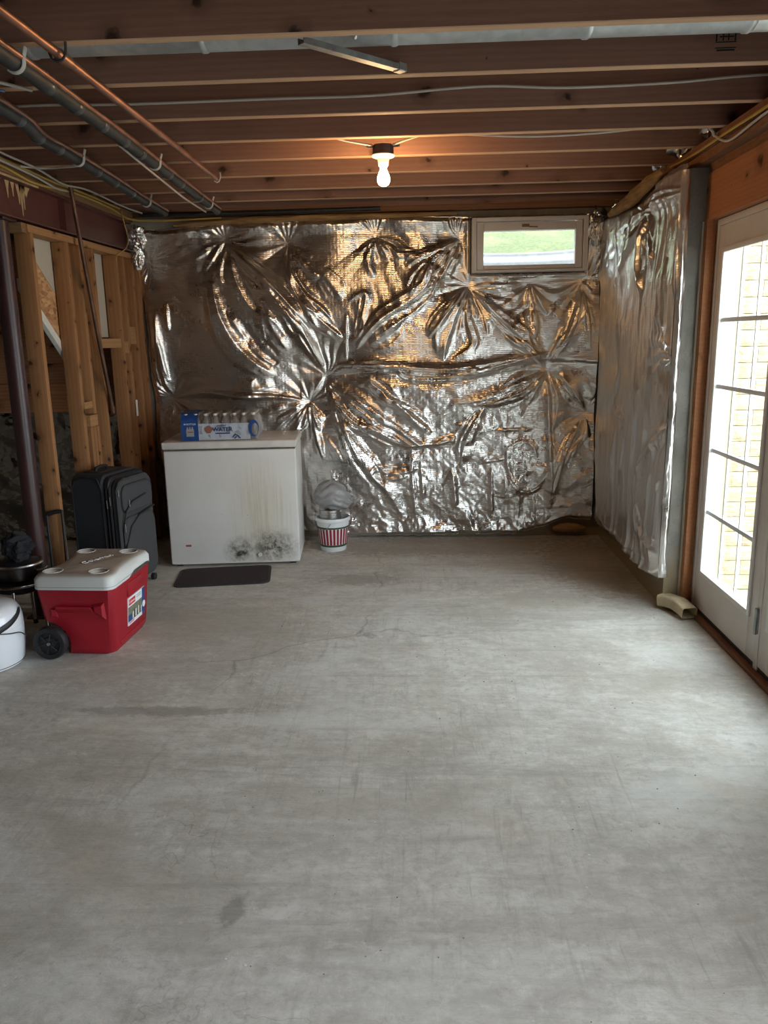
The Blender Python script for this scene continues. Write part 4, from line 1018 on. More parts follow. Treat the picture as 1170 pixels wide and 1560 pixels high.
# ================================================================ SERVICES UNDER THE CEILING
# duct
du_ = empty('round_duct', (-1.9, 2.83, 2.520)); tag(du_, 'shiny galvanized round duct running between the two nearest joists', 'duct')
xs_ = [0.0, 0.62, 1.20, 1.83, 2.45, 2.96, 3.39]
for i, (a, b_) in enumerate(zip(xs_, xs_[1:])):
    MB().lathe([(0.090, a), (0.090, b_-0.026), (0.094, b_-0.020), (0.094, b_-0.008), (0.090, b_)], n=28, axis='X', caps=False).build('duct_section', M['zinc'], du_, True)
for a in (0.10, 0.30):
    MB().lathe([(0.091, a), (0.097, a+0.01), (0.097, a+0.05), (0.091, a+0.06)], n=28, axis='X', caps=False).build('duct_band', M['zinc_dull'], du_, True)
sp = empty('metal_strap', (-0.365, 2.655, 2.385)); tag(sp, 'bent galvanized channel strap hanging below the duct under the second joist', 'bracket')
dvec = Vector((0.285, 0.30, 0.0)); ln = dvec.length; ang = math.atan2(dvec.y, dvec.x)
chm = MB(); chm.box(0, ln, -0.015, 0.015, -0.003, 0.0); chm.box(0, ln, -0.015, -0.012, 0.0, 0.016); chm.box(0, ln, 0.012, 0.015, 0.0, 0.016)
chm.box(0.0, ln, -0.003, 0.003, 0.0, 0.006)
ch = chm.build('channel', M['zinc_dull'], sp); ch.rotation_euler = (0, R(-1), ang)
tb = MB().box(ln-0.002, ln+0.035, -0.018, 0.018, -0.005, 0.022, 0.003).build('end_tab', M['zinc_dull'], sp); tb.rotation_euler = (0, R(-1), ang)
tb2 = MB().tube([(0.17, 0.0, 0.01), (0.10, 0.03, 0.06), (0.04, 0.06, 0.10)], 0.006).build('tie_arm', M['zinc'], sp)

# copper pipe
cp = empty('copper_pipe', (-1.11, 2.2, 2.36)); tag(cp, 'long copper pipe slanting below the joists at upper left', 'pipe')
MB().tube([(-0.01, -1.6, 0.0), (0.008, 0.35, 0), (-0.004, 2.34, 0.0)], 0.0145, 14).build('tube', M['copper'], cp, True)
MB().tube([(0.006, 0.40, 0), (0.006, 0.47, 0)], 0.0185, 14).build('coupling', M['copper'], cp, True)
hg = MB(); hg.tube([(0.03, 0, 0.03), (0.028, 0, -0.004), (0.016, 0, -0.02), (0, 0, -0.024), (-0.016, 0, -0.018), (-0.022, 0, 0.0), (-0.02, 0, 0.028)], 0.0045, 8)
hA = hg.build('pipe_hanger', M['boxblack'], cp, True, (0.007, 0.385, 0))
hw = MB(); hw.tube([(0.02, 0, 0.03), (0.022, 0, 0.006), (0.012, 0, -0.016), (0, 0, -0.021), (-0.014, 0, -0.012)], 0.0035, 8)
hw.build('pipe_hanger', M['hook'], cp, True, (-0.003, 2.335, 0))

def foam_pipe(label, pts, copper_side, hooks, bands, r=0.026):
    o = empty('insulated_pipe', pts[0]); tag(o, label, 'pipe', None); p0 = Vector(pts[0])
    path = smoothpath([Vector(p)-p0 for p in pts], 8)
    rs = [r*(1+0.06*math.sin(i*1.9)) for i in range(len(path))]
    MB().tube(path, rs, 16).build('foam_sleeve', M['foam'], o, True)
    MB().tube([p+Vector((0.023, 0, 0.014)) for p in path], 0.0105, 10).build('copper_line', M['copper'], o, True)
    def at_y(y):
        for a, b_ in zip(path, path[1:]):
            if a.y <= y-p0.y <= b_.y: return a+(b_-a)*((y-p0.y-a.y)/(b_.y-a.y))
        return path[-1]
    for y in bands:
        q = at_y(y); MB().lathe([(r*1.02, -0.020), (r*1.09, -0.016), (r*1.09, 0.016), (r*1.02, 0.020)], n=18, axis='Y').build('tape_band', M['tape'], o, True, q)
    for y in hooks:
        q = at_y(y); hk = MB(); pr = [(r*1.5, 0, 0.042), (r*1.18, 0, 0.016)]+[(r*1.14*math.cos(a), 0, r*1.14*math.sin(a)) for a in np.linspace(0, -2.3, 9)]
        for dy in (-0.006, 0.0, 0.006): hk.tube([(a, b_+dy, c_) for a, b_, c_ in pr], 0.0034, 6)
        hk.build('pipe_hook', M['hook'], o, True, q)
    return o
foam_pipe('black foam-wrapped pipe between the copper pipe and the beam, nearer the copper pipe', [(-1.215, 1.5, 2.33), (-1.225, 2.52, 2.33), (-1.24, 3.05, 2.33), (-1.254, 3.542, 2.33), (-1.30, 4.5, 2.33), (-1.34, 5.42, 2.33)], 1,
          (2.56, 3.98, 5.15), (2.78, 3.02, 3.27, 3.52, 3.75, 4.22, 4.46, 4.90))
foam_pipe('black foam-wrapped pipe closest to the brown steel beam', [(-1.48, 1.5, 2.33), (-1.508, 3.002, 2.33), (-1.578, 3.444, 2.33), (-1.587, 3.745, 2.33), (-1.63, 4.4, 2.33), (-1.671, 4.917, 2.33), (-1.70, 5.45, 2.33)], 1,
          (3.85, 5.02), (3.15, 3.42, 3.62, 4.10, 4.38, 4.70))

def cable(name, label, pts, r, mat, k=8):
    p0 = Vector(pts[0]); o = MB().tube([p-p0 for p in smoothpath(pts, k)], r, 7).build(name, mat, None, True, p0); return tag(o, label, 'cable')
cable('electric_cable', 'white cable sagging across the third joist below the duct', [(-2.0, 3.46, 2.44), (-1.6, 3.45, 2.455), (-1.19, 3.45, 2.448), (-0.59, 3.45, 2.45), (-0.195, 3.45, 2.45), (0.243, 3.45, 2.47), (0.58, 3.45, 2.455), (0.984, 3.45, 2.46), (1.265, 3.45, 2.475), (1.5, 3.45, 2.48)], 0.0055, M['cable_white'])
cable('electric_cable', 'white cable running from the bulb fixture to the right along the fourth joist', [(-0.13, 4.00, 2.385), (-0.06, 3.97, 2.40), (0.02, 3.95, 2.413), (0.121, 3.95, 2.415), (0.484, 3.95, 2.392), (0.784, 3.95, 2.396), (1.0, 3.92, 2.405), (1.1, 3.905, 2.42)], 0.0052, M['cable_white'])
cable('electric_cable', 'short white cable curling into the left of the bulb fixture', [(-0.23, 4.00, 2.385), (-0.28, 3.98, 2.39), (-0.36, 3.95, 2.40), (-0.42, 3.91, 2.41)], 0.0052, M['cable_white'])
cable('electric_cable', 'thin pale cable hanging beside the foam pipe near the copper pipe', [(-1.285, 3.55, 2.318), (-1.30, 3.9, 2.305), (-1.325, 4.3, 2.298), (-1.365, 4.8, 2.30), (-1.385, 5.3, 2.305)], 0.0055, M['cable_white'])
cable('electric_cable', 'pale cable dropping from the ceiling at the far upper left', [(-1.62, 2.4, 2.42), (-1.50, 2.75, 2.375), (-1.36, 2.95, 2.365)], 0.0055, M['cable_white'])
cable('electric_cable', 'blue cable beside the pipes at the top left edge', [(-1.75, 2.2, 2.37), (-1.56, 2.75, 2.36), (-1.46, 2.95, 2.365)], 0.0045, M['label_blue'])
cable('electric_cable', 'upper of the two white cables looping along the beam', [(-1.955, 3.5, 2.375), (-1.96, 3.9, 2.372), (-1.955, 4.2, 2.368), (-2.0, 4.6, 2.366), (-1.955, 4.83, 2.372), (-1.965, 5.35, 2.37), (-1.94, 5.70, 2.368)], 0.0055, M['cable_white'])
cable('electric_cable', 'lower of the two white cables looping along the beam', [(-1.975, 3.5, 2.350), (-1.985, 3.95, 2.346), (-1.99, 4.25, 2.340), (-2.02, 4.55, 2.335), (-2.02, 4.70, 2.345)], 0.0055, M['cable_white'])
cable('electric_cable', 'yellow cable draped along the top of the brown beam', [(-2.022, 3.2, 2.36), (-2.022, 3.977, 2.338), (-2.022, 4.299, 2.318), (-2.022, 4.788, 2.352), (-2.025, 5.33, 2.352), (-2.022, 5.70, 2.33), (-1.80, 5.765, 2.325), (-1.4, 5.77, 2.335)], 0.0062, M['cable_yellow'])
cable('electric_cable', 'second yellow cable lying higher on the beam top board', [(-2.02, 3.2, 2.378), (-2.022, 4.0, 2.372), (-2.022, 4.5, 2.364), (-2.018, 4.9, 2.371), (-2.022, 5.5, 2.371)], 0.0055, M['cable_yellow'])
cable('electric_cable', 'thin yellow cable looping down over the beam into the stud wall', [(-2.028, 5.544, 2.36), (-2.020, 5.575, 2.26), (-2.010, 5.585, 2.19), (-2.012, 5.53, 2.12), (-2.03, 5.42, 2.07), (-2.042, 5.40, 2.03)], 0.0035, M['cable_yellow'])
cable('electric_cable', 'pale cable looping up to a joist above the beam at left', [(-1.99, 4.10, 2.36), (-1.93, 4.22, 2.372), (-1.84, 4.24, 2.378), (-1.74, 4.22, 2.384), (-1.66, 3.92, 2.388)], 0.005, M['cable_white'])
cable('electric_cable', 'yellow cable stapled along the plate above the glass door', [(1.352, 2.4, 2.352), (1.352, 3.4, 2.350), (1.350, 3.8, 2.352), (1.352, 4.26, 2.352), (1.345, 4.6, 2.362)], 0.0062, M['cable_yellow'])
cable('electric_cable', 'white cable curling below the yellow cable above the door', [(1.34, 3.95, 2.375), (1.352, 3.86, 2.33), (1.358, 3.78, 2.315), (1.360, 3.66, 2.32), (1.362, 3.50, 2.332), (1.364, 3.40, 2.336)], 0.0055, M['cable_white'])
cable('electric_cable', 'straight pale cable slanting from the fourth joist down to the plate above the door', [(1.30, 3.92, 2.41), (1.34, 3.94, 2.375), (1.345, 3.95, 2.368)], 0.0055, M['cable_white'])

# iron rod / conduit slanting across the stud wall
rod = empty('iron_rod', (-2.0, 4.69, 2.388)); tag(rod, 'thin rusty iron pipe slanting down across the stud wall', 'pipe')
MB().tube([(0, 0, 0), (-0.012, 0.20, -0.75), (-0.02, 0.37, -1.318)], 0.0125, 12).build('tube', M['iron'], rod, True)
MB().tube([(-0.02, 0.37, -1.30), (-0.02, 0.375, -1.335), (-0.035, 0.40, -1.352), (-0.07, 0.42, -1.355)], 0.018, 12).build('elbow', M['iron'], rod, True)
# black iron gas line at the back of the ceiling
bl = MB().tube([(-0.0, 0, 0), (0.9, 0.01, 0.0), (1.7, 0, 0.004)], 0.014, 10).build('black_pipe', M['foam'], None, True, (-1.98, 5.755, 2.363)); tag(bl, 'black pipe lying against the sill above the back foil', 'pipe')

# bulb fixture
fx = empty('ceiling_bulb_fixture', (-0.178, 4.03, 2.39)); tag(fx, 'bare lit bulb in a white porcelain lampholder under the joists', 'lamp')
MB().lathe([(0.046, -0.042), (0.050, -0.040), (0.050, 0.0), (0.0, 0.0)], n=8).build('junction_box', M['boxblack'], fx)
MB().box(-0.08, 0.08, -0.012, 0.012, -0.006, 0.0).build('mounting_bar', M['boxblack'], fx)
MB().lathe([(0.018, -0.096), (0.024, -0.090), (0.027, -0.068), (0.030, -0.060), (0.052, -0.052), (0.056, -0.046), (0.054, -0.0425), (0.0, -0.0425)], n=32).build('lampholder', M['porcelain'], fx, True)
MB().lathe([(0.0, -0.184), (0.012, -0.182), (0.022, -0.176), (0.029, -0.164), (0.0305, -0.150), (0.028, -0.137), (0.022, -0.123), (0.0155, -0.108), (0.0145, -0.0965)], n=28, caps=False).build('bulb', M['bulb'], fx, True)

# ================================================================ FREEZER
fz = empty('chest_freezer', (-1.702, 5.032, 0), R(5.0)); tag(fz, 'white chest freezer with mouldy stained front against the back wall', 'freezer')
FW, FD, FH = 0.868, 0.535, 0.79
MB().box(0, FW, 0, FD, 0.018, FH, 0.010, seg=3).build('body', M['freezer'], fz, True)
for x in (0.05, FW-0.05):
    for y in (0.05, FD-0.05): MB().box(x-0.02, x+0.02, y-0.02, y+0.02, 0, 0.0175).build('foot', M['rubber'], fz)
MB().box(0.006, FW-0.006, 0.006, FD-0.006, FH+0.0005, FH+0.011).build('gasket', M['grime'], fz)
ld = MB().box(-0.006, FW+0.006, -0.010, FD, FH+0.0115, FH+0.060, 0.008, seg=3).build('lid', M['freezer_lid'], fz, True)
MB().box(0.10, FW-0.10, -0.0105, -0.0095, FH+0.0118, FH+0.0135).build('lid_seam', M['grime'], ld)
MB().lathe([(0.014, -0.010), (0.014, -0.002), (0.011, 0.0)], (0.60, 0, 0.075), 18, 'Y').build('drain_plug', M['freezer_lid'], fz, True)
MB().box(0.105, 0.142, -0.0016, -0.0002, 0.142, 0.155).build('sticker', M['redmark'], fz)
MB().box(0.02, FW-0.02, -0.0025, 0.004, 0.020, 0.028).build('base_trim', M['freezer_lid'], fz)

# ================================================================ WATER PACK
wp = empty('water_bottle_pack', (-1.585, 5.09, 0.8505), R(6)); tag(wp, 'shrink-wrapped case of water bottles with blue ends on the freezer lid', 'water bottles')
bp = MB().lathe([(0.0, 0.0), (0.026, 0.0), (0.030, 0.006), (0.030, 0.03), (0.0285, 0.034), (0.030, 0.040), (0.030, 0.105), (0.026, 0.125), (0.016, 0.148), (0.0125, 0.152), (0.0125, 0.158)], n=14).build('bottle', M['bottle'], wp, True)
cpz = MB().lathe([(0.014, 0.158), (0.014, 0.172), (0.0, 0.173)], n=12).build('cap', M['porcelain'], bp, True)
first = True
for ix in range(8):
    for iy in range(5):
        if first: bp.location = (0.032+0.0625*ix, 0.032+0.0625*iy, 0.002); first = False; continue
        q = inst(bp, 'bottle', wp, (0.032+0.0625*ix, 0.032+0.0625*iy, 0.002))
        c2 = cpz.copy(); C.objects.link(c2); c2.parent = q
def film_pt(s, z):
    return None
def wrap_mesh(name, x0, x1, mat, off, bumpy=0.004, z0=0.0, z1=0.178, parent=wp, faces='wrap'):
    nu, nv = max(3, int((x1-x0)/0.006)), 60
    P = np.zeros((nv, nu, 3)); xs2 = np.linspace(x0, x1, nu)
    prof = [(-0.004, z0), (-0.006, z0+0.05), (-0.006, z0+0.10), (-0.002, 0.135), (0.02, 0.168), (0.05, 0.178), (0.27, 0.178), (0.30, 0.165), (0.318, 0.13), (0.320, 0.05), (0.318, z0)]
    L = [0]
    for a, b_ in zip(prof, prof[1:]): L.append(L[-1]+math.hypot(b_[0]-a[0], b_[1]-a[1]))
    tt = np.linspace(0, L[-1], nv); yy_ = np.interp(tt, L, [p[0] for p in prof]); zz_ = np.interp(tt, L, [p[1] for p in prof])
    XX, TT = np.meshgrid(xs2, tt)
    nse = bumpy*(facets(XX*40, TT*40, 60)+0.7*np.abs(np.sin(XX*PI/0.0625))*0.6)
    P[:, :, 0] = XX; P[:, :, 1] = yy_[:, None]+np.where(zz_[:, None] < 0.15, nse-off, 0); P[:, :, 2] = zz_[:, None]+np.where(zz_[:, None] >= 0.15, -nse*2.5+off, 0)
    return grid_mesh(name, P, mat, parent=parent)
wrap_mesh('shrink_film', -0.002, 0.508, M['film'], 0.004)
wrap_mesh('end_band', 0.0, 0.112, M['label_blue'], 0.006)
# the printed side panel stops under the bottle shoulders
nu, nv = 60, 20; P = np.zeros((nv, nu, 3)); XX, ZZ = np.meshgrid(np.linspace(0.112, 0.45, nu), np.linspace(0.004, 0.112, nv))
P[:, :, 0] = XX; P[:, :, 1] = -0.0065+0.003*facets(XX*40, ZZ*40, 61)-0.003; P[:, :, 2] = ZZ
grid_mesh('printed_panel', P, M['panel_print'], parent=wp)
fr = -0.0135
text('lettering', 'WATER', 0.038, M['navy'], wp, (0.270, fr, 0.072), (R(90), 0, 0), bold=0.0008)
text('lettering', 'purified', 0.020, M['label_blue'], wp, (0.262, fr, 0.099), (R(90), 0, 0), shear=0.3)
MB().box(0.222, 0.318, fr, fr+0.001, 0.043, 0.051).build('underline', M['navy'], wp)
MB().prism([(0.150, 0.074), (0.168, 0.096), (0.190, 0.096), (0.208, 0.074), (0.190, 0.050), (0.168, 0.050)], fr, fr+0.001, 'Y').build('emblem', M['brownmark'], wp)
sw = MB(); sw.tube([(0.335, fr, 0.020), (0.352, fr, 0.040), (0.368, fr, 0.030), (0.385, fr, 0.012)], 0.004, 6); sw.tube([(0.345, fr, 0.012), (0.36, fr, 0.024)], 0.003, 6)
sw.build('swoosh', M['label_blue'], wp)
ov = MB()
cxs = 0.474
out = [(cxs+0.034*math.cos(a), 0.078+0.056*math.sin(a)) for a in np.linspace(0, 2*PI, 24, endpoint=False)]
inn = [(cxs+0.008+0.022*math.cos(a), 0.070+0.040*math.sin(a)) for a in np.linspace(0, 2*PI, 24, endpoint=False)]
ov.loft([[(x, fr+0.001, z) for x, z in out], [(x, fr, z) for x, z in out], [(x, fr, z) for x, z in inn], [(x, fr+0.001, z) for x, z in inn]], cap=False)
ov.build('blue_ring', M['label_blue'], wp)
text('lettering', '40 BOTTLES', 0.0150, M['label_white'], wp, (0.058, fr, 0.110), (R(90), 0, 0))
bt = MB()
for x in (0.042, 0.058, 0.074):
    bt.prism([(x-0.009, 0.030), (x+0.009, 0.030), (x+0.009, 0.074), (x+0.004, 0.084), (x+0.004, 0.092), (x-0.004, 0.092), (x-0.004, 0.084), (x-0.009, 0.074)], fr, fr+0.001, 'Y')
bt.build('bottle_icon', M['bag'], wp)
MB().box(0.040, 0.078, fr-0.0008, fr, 0.056, 0.062).build('icon_band', M['redmark'], wp)

# ================================================================ MAT
mt = empty('floor_mat', (-1.292, 4.825, 0.0), R(9)); tag(mt, 'dark brown rounded mat on the floor in front of the freezer', 'mat')
MB().prism(rrect(0.60, 0.40, 0.055), 0.0005, 0.007).build('backing', M['rubber'], mt)
rm = MB()
for i in range(46):
    x = -0.28+0.0124*i; hl = 0.182 if abs(x) < 0.245 else 0.16
    rm.box(x-0.0045, x+0.0045, -hl, hl, 0.0072, 0.0105)
tag(rm.build('rib', M['mat'], mt), kind='stuff')

# ================================================================ BUCKET, CAN, BAG
bk = empty('striped_bucket', (-0.652, 5.49, 0)); tag(bk, 'white plastic bucket with red striped band and green edges beside the freezer', 'bucket')
def rad(z): return 0.092+(0.120-0.092)*z/0.245
MB().lathe([(0.088, 0.0), (rad(0), 0.004), (rad(0.215), 0.215), (0.124, 0.217), (0.127, 0.222), (0.127, 0.236), (0.122, 0.245), (0.117, 0.243), (0.112, 0.22), (0.086, 0.010), (0.0, 0.010)], n=48, caps=False).build('shell', M['label_white'], bk, True)
for z0, z1 in ((0.036, 0.050), (0.170, 0.182)):
    MB().lathe([(rad(z0)+0.0006, z0), (rad(z0)+0.0016, z0+0.001), (rad(z1)+0.0016, z1-0.001), (rad(z1)+0.0006, z1)], n=48, caps=False).build('green_band', M['green'], bk, True)
nst = 26
for i in range(nst):
    mb = MB(); a0, a1 = 2*PI*i/nst, 2*PI*(i+0.58)/nst; L = []
    for z in (0.051, 0.169):
        L.append([(( rad(z)+0.0010)*math.cos(a), (rad(z)+0.0010)*math.sin(a), z) for a in np.linspace(a0, a1, 4)])
    lo, hi = L; n_ = 4
    A = [mb.bm.verts.new(p) for p in lo]; B = [mb.bm.verts.new(p) for p in hi]
    for j in range(3): mb.bm.faces.new((A[j], A[j+1], B[j+1], B[j]))
    mb.build('red_stripe', M['crimson'], bk)
hd = MB(); hd.tube([(-0.124, 0.0, 0.20), (-0.115, -0.06, 0.17), (-0.06, -0.118, 0.165), (-0.03, -0.124, 0.178), (0.0, -0.128, 0.215)], 0.0022, 6)
hd.build('wire_handle', M['zinc_dull'], bk, True)
cn = empty('metal_can', (-0.665, 5.485, 0.0105)); tag(cn, 'round silver can standing in the striped bucket', 'can')
MB().lathe([(0.0, 0), (0.078, 0.0), (0.078, 0.255), (0.081, 0.258), (0.081, 0.268), (0.078, 0.271), (0.078, 0.290), (0.0, 0.290)], n=36, caps=False).build('body', M['steel'], cn, True)
# bag bundle
b2 = bmesh.new(); bmesh.ops.create_icosphere(b2, subdivisions=5, radius=1.0)
P = np.array([v.co[:] for v in b2.verts]); th = np.arctan2(P[:, 1], P[:, 0])
nn = 0.10*(fbm(P[:, 0]*2+5, P[:, 2]*3+P[:, 1]*2, 3, 70)-0.5)+0.09*np.sin(P[:, 2]*12+3*np.sin(th*2+1)+4*fbm(P[:, 0]*2, P[:, 1]*2, 2, 3))*0.55+0.05*facets(P[:, 0]*3+P[:, 1]*2, P[:, 2]*4, 71)
for v, q, t_ in zip(b2.verts, nn, th):
    x, y, z = v.co; k_ = 1+q
    fx_ = 0.130*(1.0+0.10*max(0, -z)*(1 if x > 0 else 0.2)); ear = 0.022*max(0, x)**6*max(0, 0.9-abs(z+0.45)*2.2)
    zz_ = z*0.118 if z > 0 else z*0.088
    v.co = Vector((x*fx_*k_+ear*1.4, y*0.12*k_, zz_*k_-0.02*max(0, x)))
mb = MB(); mb.add(b2); bgo = mb.build('plastic_bag', M['bag'], None, True, (-0.650, 5.475, 0.388)); tag(bgo, 'crumpled whitish plastic bag bundled on top of the can in the bucket', 'bag')

# ================================================================ COOLER
co = empty('wheeled_cooler', (-1.665, 3.765, 0.0), R(-2)); tag(co, 'red wheeled cooler with a dirty white lid beside the maroon column', 'cooler')
# footprint local: x -0.20..0.185, y -0.24..0.22 ; tapers towards the floor
def body_loop(z, g):
    x0, x1, y0, y1 = -0.195+g, 0.190-g*0.9, -0.262+g*1.1, 0.232-g
    c_ = 0.016+0.35*g; return [(x0+c_, y0, z), (x1-c_, y0, z), (x1, y0+c_, z), (x1, y1-c_, z), (x1-c_, y1, z), (x0+c_, y1, z), (x0, y1-c_, z), (x0, y0+c_, z)]
bd = MB().loft([body_loop(0.002, 0.045), body_loop(0.03, 0.030), body_loop(0.33, 0.004), body_loop(0.345, 0.004)]).build('body', M['cooler_red'], co, True)
# wheel notch cut at the left rear bottom
cut = MB().lathe([(0.118, -0.40), (0.118, 0.40)], (-0.172, 0, 0.062), 24, 'Y').build('wheel_notch', M['cooler_red'], co); 
bo = bd.modifiers.new('notch', 'BOOLEAN'); bo.operation = 'DIFFERENCE'; bo.object = cut; bo.solver = 'EXACT'
bpy.context.view_layer.update()
dg = bpy.context.evaluated_depsgraph_get(); nm = bpy.data.meshes.new_from_object(bd.evaluated_get(dg)); bd.modifiers.clear(); bd.data = nm
bpy.data.objects.remove(cut)
sd_ = MB(); sd_.prism([(-0.10, 0.285), (0.11, 0.285), (0.135, 0.245), (0.10, 0.225), (-0.085, 0.225), (-0.115, 0.205), (-0.125, 0.255)], -0.268, -0.243, 'Y')
sd = MB(); sd.loft([[(-0.105, -0.252, 0.245), (0.085, -0.252, 0.245), (0.085, -0.252, 0.225), (-0.105, -0.252, 0.225)], [(-0.095, -0.268, 0.262), (0.075, -0.268, 0.262), (0.075, -0.268, 0.250), (-0.095, -0.268, 0.250)]])
sd.loft([[(0.08, -0.248, 0.275), (0.145, -0.248, 0.285), (0.145, -0.246, 0.19), (0.08, -0.248, 0.232)], [(0.10, -0.270, 0.262), (0.135, -0.270, 0.268), (0.135, -0.268, 0.215), (0.10, -0.270, 0.240)]])
sd.loft([[(-0.125, -0.248, 0.25), (-0.095, -0.250, 0.25), (-0.095, -0.248, 0.20), (-0.125, -0.246, 0.20)], [(-0.12, -0.264, 0.246), (-0.10, -0.264, 0.246), (-0.10, -0.258, 0.21), (-0.12, -0.264, 0.21)]])
sd.build('side_handle', M['cooler_red'], co, False)
lp = MB().box(0.176, 0.192, -0.07, 0.12, 0.245, 0.318, 0.008).build('front_ledge', M['cooler_red'], co, True)
MB().box(0.150, 0.168, -0.16, 0.16, 0.03, 0.05, 0.004).build('lower_step', M['cooler_red'], co, True)
# lid
def lid_outline(g, waist=0.032):
    x0, x1, y0, y1 = -0.203+g, 0.198-g, -0.270+g, 0.240-g; r_ = 0.045
    pts = []
    def arc(cx_, cy_, a0):
        for i in range(6):
            a = R(a0+90*i/5); pts.append((cx_+r_*math.cos(a), cy_+r_*math.sin(a)))
    arc(x1-r_, y1-r_, 0)
    arc(x0+r_, y1-r_, 90)
    for t_ in np.linspace(0.08, 0.92, 12):
        y = (y1-r_)+(y0+r_-(y1-r_))*t_; q = max(0.0, min(1, (math.sin(PI*t_)-0.35)*1.9)); pts.append((x0+waist*1.35*q, y))
    arc(x0+r_, y0+r_, 180)
    arc(x1-r_, y0+r_, 270)
    for t_ in np.linspace(0.08, 0.92, 12):
        y = (y0+r_)+(y1-r_-(y0+r_))*t_; q = max(0.0, min(1, (math.sin(PI*t_)-0.35)*1.9)); pts.append((x1-waist*0.9*q, y))
    return pts
def wavez(x, y, z):
    # the front edge of the lid dips into a handle wave
    if x > 0.14 and z < 0.36: return z+0.022*max(0, min(1, (y+0.06)/0.05))*max(0, min(1, (0.215-y)/0.03))
    return z
loops = []
for g, z, wz in ((0.0, 0.346, 0.0), (0.0, 0.350, 0.0), (0.0, 0.392, 0.010), (0.010, 0.410, 0.026), (0.028, 0.420, 0.034)):
    loops.append([(x, y, wavez(x, y, z)) for x, y in lid_outline(g, wz)])
lid = MB().loft(loops).build('lid', M['lid'], co, True)
cups = []
for (x, y) in ((-0.125, -0.195), (0.105, -0.195), (-0.125, 0.165), (0.105, 0.165)):
    cut = MB().lathe([(0.040, 0.404), (0.045, 0.45)], (x, y, 0), 28).build('cutter', M['lid'], co)
    bo = lid.modifiers.new('cup', 'BOOLEAN'); bo.operation = 'DIFFERENCE'; bo.object = cut; bo.solver = 'EXACT'; cups.append(cut)
bpy.context.view_layer.update(); dg = bpy.context.evaluated_depsgraph_get(); nm = bpy.data.meshes.new_from_object(lid.evaluated_get(dg)); lid.modifiers.clear(); lid.data = nm
for c_ in cups: bpy.data.objects.remove(c_)
for (x, y) in ((-0.125, -0.195), (0.105, -0.195), (-0.125, 0.165), (0.105, 0.165)):
    MB().lathe([(0.0, 0.405), (0.038, 0.405), (0.041, 0.4065), (0.044, 0.419), (0.0465, 0.4215), (0.048, 0.4195)], (x, y, 0), 28, caps=False).build('cup_recess', M['label_white'], lid, True)
gl = MB()
ol = lid_outline(-0.0006, 0.0)
MB().loft([[(x, y, 0.3585) for x, y in ol], [(x, y, 0.3600) for x, y in ol]], cap=False).build('seam_line', M['tape'], lid)
text('lettering', 'Coleman', 0.050, M['label_white'], lid, (0.005, 0.010, 0.4212), (0, 0, R(62)), extrude=0.0018)
tf = MB().box(-0.092, 0.092, -0.023, 0.023, 0.4201, 0.4204).build('logo_field', M['debris'], lid, loc=(0.005, 0.010, 0.0)); tf.rotation_euler = (0, 0, R(62))
# sticker on the front
sx = 0.1815; stk = empty('sticker', (0.174, 0.045, 0.165)); stk.parent = co; stk.rotation_euler = (0, R(4.4), 0)
def panel(name, mat, y0, y1, z0, z1, h_=0.001): return MB().box(h_-0.0006, h_, y0, y1, z0, z1).build(name, mat, stk)
stk.location = (0.1775, 0.035, 0.165)
MB().box(-0.006, 0.0006, -0.105, 0.110, -0.075, 0.072).build('paper', M['label_white'], stk)
panel('photo_print', M['label_olive'], -0.104, 0.072, -0.055, 0.022, 0.0012)
panel('blue_print', M['label_blue'], 0.074, 0.109, -0.074, 0.071, 0.0012)
panel('blue_print', M['label_blue'], -0.104, -0.06, -0.055, -0.02, 0.0018)
panel('red_print', M['label_red'], -0.095, -0.015, 0.030, 0.062, 0.0012)
text('lettering', 'Coleman', 0.020, M['label_white'], stk, (0.0016, -0.055, 0.046), (R(90), 0, R(90)), extrude=0.0003)
rq = random.Random(5)
for i in range(7):
    y = -0.05+0.018*i; hh = rq.uniform(0.02, 0.045); panel('figure_print', M['label_dark'] if i % 2 else M['label_white'], y, y+rq.uniform(0.006, 0.012), -0.05, -0.05+hh, 0.0020)
for z in (0.045, 0.055): panel('text_line', M['label_dark'], 0.0, 0.060, z, z+0.002, 0.0014)
for z in (-0.062, -0.068): panel('text_line', M['label_red'], -0.095, -0.03, z, z+0.003, 0.0014)
MB().lathe([(0.0, 0.003), (0.018, 0.003), (0.018, 0.0)], (0, 0.095, -0.02), 20, 'X').build('round_badge', M['label_white'], stk, True)
# wheels on an axle at the rear left
for yy_ in (-0.285, 0.215):
    wh = MB().lathe([(0.0, -0.010), (0.030, -0.012), (0.034, -0.004), (0.052, -0.004), (0.056, -0.014), (0.066, -0.017), (0.078, -0.014), (0.082, 0.0), (0.082, 0.022), (0.078, 0.030), (0.0, 0.030)], (0, 0, 0), 40, 'Y', caps=False).build('wheel', M['rubber'], co, True, (-0.132, yy_, 0.0825))
    MB().lathe([(0.0, -0.020), (0.007, -0.019), (0.009, -0.012)], (0, 0, 0), 16, 'Y', caps=False).build('axle_cap', M['zinc_dull'], wh, True)
    for k_ in range(6):
        a = k_*PI/3+0.3; MB().tube([(0.016*math.cos(a), -0.012, 0.016*math.sin(a)), (0.052*math.cos(a), -0.010, 0.052*math.sin(a))], 0.0045, 6).build('spoke', M['rubber'], wh, True)
MB().tube([(-0.132, -0.26, 0.0825), (-0.132, 0.22, 0.0825)], 0.007, 10).build('axle', M['zinc_dull'], co, True)

